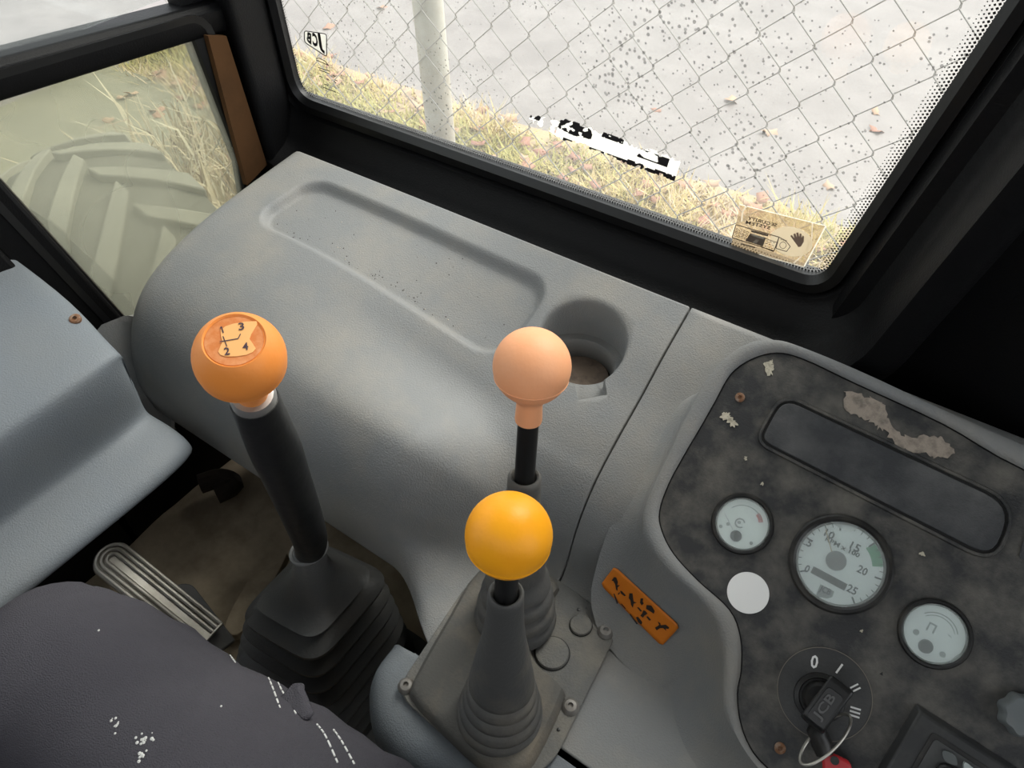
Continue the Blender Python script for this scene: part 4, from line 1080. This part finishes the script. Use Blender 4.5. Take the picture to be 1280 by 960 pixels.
for P in ([(281, 812), (288, 820), (294, 828)], [(334, 844), (341, 860), (350, 885)], [(346, 850), (354, 866), (370, 892)], [(396, 905), (407, 920), (422, 953)], [(417, 912), (428, 928), (443, 955)]):
    L_ = smooth_open(P, 10)
    pts = [on_leg(q) for q in L_]
    acc = 0; i = 0
    while i + 2 < len(pts):
        if pts[i] and pts[i + 2]: mb.tube([pts[i], pts[i + 2]], .0007, 6)
        i += 3
tag(mb.build('stitching', mat('white_thread', (.7, .7, .68), .8), body), kind='stuff')
mb = MB(); random.seed(3)
for c, n_, sx, sy in (((143, 902), 8, 5, 9), ((180, 927), 16, 11, 9), ((175, 945), 8, 6, 8), ((276, 883), 1, 1, 1), ((124, 788), 1, 1, 1)):
    for i in range(n_):
        h = on_leg((c[0] + random.gauss(0, sx * .5), c[1] + random.gauss(0, sy * .5)), .0004)
        if h: mb.lathe([(random.uniform(.0005, .0013), 0), (.0001, .0006)], h, (0, 0, 1), 8, False, False)
tag(mb.build('paint_specks', mat('white_paint', (.6, .6, .58), .7), body), kind='stuff')
# side pocket flap standing off the thigh
mb = MB()
fl = [on_leg(p, .0) for p in ((356, 872), (360, 868), (368, 878), (386, 902))]
if all(fl):
    a, b, c, d_ = fl
    tip = Vector((.002, .013, .003)); mb.prism([a, b + tip * .8, c.lerp(b, .5) + tip * 1.1, c + tip * .9, d_ + tip * .55, d_], Vector((-.5, -.5, .5)).normalized(), .005)
    mb.build('pocket_flap', TRO, body, bev=.002)
# boots
for dy in (0, -.30):
    c = Vector((-.56, -.018 + dy, 0)); R = []
    for x, hw, ht, z0 in ((.05, .030, .07, .0), (.045, .040, .11, 0), (.0, .044, .13, 0), (-.05, .045, .11, 0), (-.10, .048, .075, 0), (-.16, .046, .06, 0), (-.20, .034, .05, 0), (-.215, .015, .035, .005)):
        R.append([Vector((c.x + x, c.y + hw * math.copysign(abs(math.cos(a)) ** .7, math.cos(a)), z0 + ht / 2 + ht / 2 * math.copysign(abs(math.sin(a)) ** .7, math.sin(a)))) for a in [2 * math.pi * i / 20 for i in range(20)]])
    mb = MB(); mb.rings(R); mb.build('boot', mat('boot_leather', (.02, .017, .014), .6), PER)
# seat cushion below the driver
SE = thing('operator_seat', (.2, -.2, 0), 'black fabric operator seat under the driver', 'seat')
mb = MB(); mb.prism(round_poly([(-.08, -.44, .29), (.50, -.44, .29), (.50, .06, .29), (-.08, .06, .29)], .05), (0, 0, 1), .085); mb.build('cushion', mat('seat_cloth', (.02, .02, .022), .95), SE, bev=.02)
mb = MB(); mb.lathe([(.16, 0), (.15, .03), (.09, .05), (.09, .29)], (.2, -.2, 0), (0, 0, 1), 24); mb.build('pedestal', BLACK, SE)
mb = MB(); mb.box((.54, -.19, .62), (.05, .23, .33)); mb.build('backrest', mat('seat_cloth', (.02, .02, .022)), SE, bev=.03)

# ================================================================== OUTSIDE
ASPH = mat('asphalt', (.19, .170, .160), .38, .8, (.26, .236, .222), 3, 1, 60, th=(.4, .65))
def struct_plane(name, x0, x1, y0, y1, z, m, nx=2, ny=2, amp=0):
    mb = MB(); mb.grid([[Vector((lerp(x0, x1, i / nx), lerp(y0, y1, j / ny), z + amp * noise.noise((lerp(x0, x1, i / nx) * 1.7, lerp(y0, y1, j / ny) * 1.7, 0)))) for j in range(ny + 1)] for i in range(nx + 1)])
    return tag(mb.build(name, m), kind='structure')
struct_plane('ground_road', -30, 12, 3.1, 30, GROUND - .03, ASPH, 20, 20)
SOIL = mat('verge_soil', (.36, .27, .20), .95, 1, (.42, .34, .2), 5, 1, 50, th=(.4, .6))
struct_plane('ground_verge', -5.0, 4, .9, 3.32, GROUND, SOIL, 60, 20, .03)
struct_plane('ground_yard', -30, 12, -12, .95, GROUND - .02, mat('yard_gravel', (.15, .15, .125), .95, 1, (.2, .19, .15), 4, 1, 80), 20, 20, .02)
struct_plane('ground_apron', -30, -4.95, .9, 3.32, GROUND - .01, ASPH, 10, 6, .0)
struct_plane('ground_mud', -5.0, -3.5, .9, 2.5, GROUND + .03, mat('olive_mud', (.21, .205, .15), .9, 1, (.28, .265, .19), 3, 1, 40), 12, 12, .02)
# grass of the verge: one object of many blades
random.seed(11)
GR = [mat('grass_straw', (.60, .47, .23), .9), mat('grass_olive', (.52, .44, .17), .9), mat('grass_green', (.42, .39, .14), .9), mat('grass_pale', (.66, .54, .38), .9)]
mb = MB()
for i in range(34000):
    if i % 4: x = random.uniform(-4.95, .6); y = random.triangular(1.4, 3.42, 3.0)
    else: x = random.uniform(-4.95, .5); y = random.uniform(1.0, 3.35)
    if x < -3.6 and y < 2.45: continue
    clump = noise.noise((x * 2.2, y * 2.2, 4))
    if y > 3.27 + .10 * noise.noise((x * 3, 0, 2)) + .04 * noise.noise((x * 11, 0, 7)): continue
    if clump < -.28 and random.random() < .7: continue
    h = random.uniform(.03, .09) * (1.25 + clump); a = random.uniform(0, 6.28); w = random.uniform(.004, .008)
    c = Vector((x, y, GROUND - .005)); d = Vector((math.cos(a), math.sin(a), 0)); s_ = Vector((-d.y, d.x, 0)) * w
    tipv = c + d * h * random.uniform(.3, 1.4) + Vector((0, 0, h * random.uniform(.35, 1)))
    gk = noise.noise((x * 1.3, y * 1.9, 8)) + random.uniform(-.3, .3)
    mb.add([c - s_, c + s_, tipv], [(0, 1, 2)], 2 if gk > .28 else 1 if gk > .02 else 0 if gk > -.25 else 3)
tag(mb.build('verge_grass', GR, sharp=180), 'short yellow green autumn grass along the road edge', 'grass', kind='stuff')
# fallen leaves
leafm = []
for i, c in enumerate(((.40, .22, .15), (.46, .30, .20), (.33, .17, .12))):
    leafm.append(mat('dead_leaf_%d' % i, c, .9))
lv = []
for k in range(3):
    mb = MB(); P = []
    for i in range(10):
        a = 2 * math.pi * i / 10; r_ = .05 * (1 if i % 2 == 0 else .66) * (1.15 if i == 0 else 1); P.append(Vector((r_ * math.cos(a), r_ * .8 * math.sin(a), .010 * math.sin(a * 2 + k) + .004)))
    mb.add([Vector((0, 0, .002))] + P, [(0, i + 1, (i + 1) % 10 + 1) for i in range(10)]); 
    o = mb.build('fallen_leaf', leafm[k], solid=.0008); lv.append(o)
random.seed(21)
for i in range(240):
    o = lv[i] if i < 3 else lv[i % 3].copy()
    if i >= 3: COL.objects.link(o)
    onroad = i % 20 == 0
    x = random.uniform(-4.6, .1)
    y = random.uniform(3.35, 4.6) if onroad else 2.0 + 1.3 * random.random() ** .7
    o.location = (x, y, GROUND + (.0 if onroad else .035) - (.027 if onroad else 0)); o.rotation_euler = (random.uniform(-.25, .25), random.uniform(-.25, .25), random.uniform(0, 6.28))
    s_ = random.uniform(.6, 1.25); o.scale = (s_, s_, s_)
    hue = ('reddish brown', 'tan', 'dark rust brown')[i % 3]
    tag(o, hue + (' fallen leaf lying on the asphalt beyond the verge' if onroad else ' fallen leaf lying in the verge grass'), 'leaf', hue + (' leaves on the asphalt' if onroad else ' leaves in the verge'))
# fence
FY = 1.2
FE = thing('chain_link_fence', (-1.0, FY, GROUND), 'galvanised chain link fence with a steel post outside the side window', 'fence')
w2, h2 = .043, .0455
ZN = mat('galvanised_wire', (.34, .325, .30), .5, .5, (.22, .2, .19), 40, metal=.4)
mesh2 = []
for ph in (0, 1):
    mb = MB(); pts = []
    nz = 46
    for i in range(nz + 1):
        sgn = 1 if (i + ph) % 2 else -1
        z = GROUND + .02 + i * h2
        wv = .0022 * sgn
        pts += [Vector((sgn * (w2 / 2 + .0008), FY + wv, z - .0035)), Vector((sgn * (w2 / 2 + .0008), FY - wv, z + .0035))]
    mb.tube(pts, .00115, 5); o = mb.build('wire', ZN, FE); mesh2.append(o)
nW = 56
for i in range(nW):
    if i < 2: o = mesh2[i]
    else:
        o = mesh2[i % 2].copy(); COL.objects.link(o)
        o.parent = FE; o.matrix_parent_inverse = mesh2[i % 2].matrix_parent_inverse.copy()
    o.location = (-1.96 + i * w2, 0, 0)
pp = at_y((516, 90), FY - .04)
mb = MB(); mb.lathe([(.032, 0), (.032, 2.15), (.028, 2.17), (.001, 2.175)], (pp.x, FY + .036, GROUND - .02), (-.005, 0, 1), 24)
mb.build('post', mat('fence_post', (.55, .53, .46), .6, .8, (.34, .28, .2), 6, .4, 60), FE)
mb = MB(); mb.lathe([(.032, 0), (.032, 2.15), (.028, 2.17), (.001, 2.175)], (pp.x + 2.4, FY + .036, GROUND - .02), (0, 0, 1), 24); mb.build('post', MATS['fence_post'], FE)
# front wheel seen through the quarter window
wc = Vector((-2.10, .86, GROUND + .52)); WR = .52; WW = .19
FW = thing('front_wheel', (wc.x, wc.y, GROUND), 'dusty agricultural front tyre with chunky diagonal lugs', 'wheel')
TY = mat('dusty_tyre', (.12, .118, .10), .9, .8, (.17, .165, .14), 6, .4, 100)
LUG = mat('dusty_lug', (.24, .235, .20), .9, .8, (.30, .29, .24), 6, .4, 100)
mb = MB(); mb.lathe([(WR * .52, -WW * .8), (WR * .60, -WW * .98), (WR * .80, -WW * 1.03), (WR * .90, -WW * .96), (WR * .94, -WW * .6), (WR * .95, 0), (WR * .94, WW * .6), (WR * .90, WW * .96), (WR * .80, WW * 1.03), (WR * .60, WW * .98), (WR * .52, WW * .8)], wc, (0, 1, 0), 64, False, False)
mb.build('tyre', TY, FW)
mb = MB(); mb.lathe([(WR * .53, -WW * .7), (WR * .5, -WW * .5), (WR * .2, -WW * .2), (.02, -WW * .2), (.02, WW * .2), (WR * .2, WW * .2), (WR * .5, WW * .5), (WR * .53, WW * .7)], wc, (0, 1, 0), 40); mb.build('rim', mat('rim_pale', (.45, .42, .35), .6), FW)
lug_mesh = []
for side in (-1, 1):
    for k in range(18):
        a0_ = 2 * math.pi * (k + (.5 if side > 0 else 0)) / 18; L_ = []
        for t in (0, .25, .5, .75, 1.0):
            yy = side * lerp(-.01, WW * .99, t); aa = a0_ + .34 * t; rr = WR * (.995 - .05 * t * t)
            ww = lerp(.070, .105, t) / WR
            ring = []
            for da, dr in ((-.5, -.05), (-.36, .0), (.36, .0), (.5, -.05)):
                an = aa + da * ww; r_ = rr + dr * 1.1
                ring.append(wc + Vector((math.sin(an) * r_, yy, math.cos(an) * r_)))
            L_.append(ring)
        aa = a0_ + .36; ring = []
        for da, dr in ((-.5, -.10), (-.36, -.09), (.36, -.09), (.5, -.10)):
            an = aa + da * .20; ring.append(wc + Vector((math.sin(an) * (WR + dr), side * WW * 1.05, math.cos(an) * (WR + dr))))
        L_.append(ring)
        mb = MB(); mb.rings(L_); mb.build('lug', LUG, FW, bev=.006)
# tall dry weeds in front of the machine, by the fence line
random.seed(31); mb = MB()
WD = [mat('weed_straw', (.52, .44, .30), .9), mat('weed_brown', (.30, .22, .15), .9), mat('weed_pale', (.62, .56, .42), .9)]
for i in range(950):
    x = random.uniform(-3.7, -2.0); y = random.gauss(1.66, .22) + (.25 if x < -3 else 0)
    if y < 1.28: continue
    h = random.uniform(.10, .55); a = random.uniform(0, 6.28); c = Vector((x, y, GROUND))
    lean = Vector((math.cos(a), math.sin(a), 0)) * h * random.uniform(.1, .9)
    p1 = c + lean * .35 + Vector((0, 0, h * .6)); p2 = c + lean + Vector((0, 0, h * random.uniform(.6, 1)))
    s_ = Vector((math.sin(a), -math.cos(a), 0)) * random.uniform(.0025, .007)
    k = random.choice((0, 0, 1, 2))
    mb.add([c - s_, c + s_, p1 + s_, p1 - s_, p2], [(0, 1, 2, 3), (3, 2, 4)], k)
tag(mb.build('dry_weeds', WD, sharp=180), 'tangled dry straw coloured weeds beyond the front tyre', 'weeds', kind='stuff')
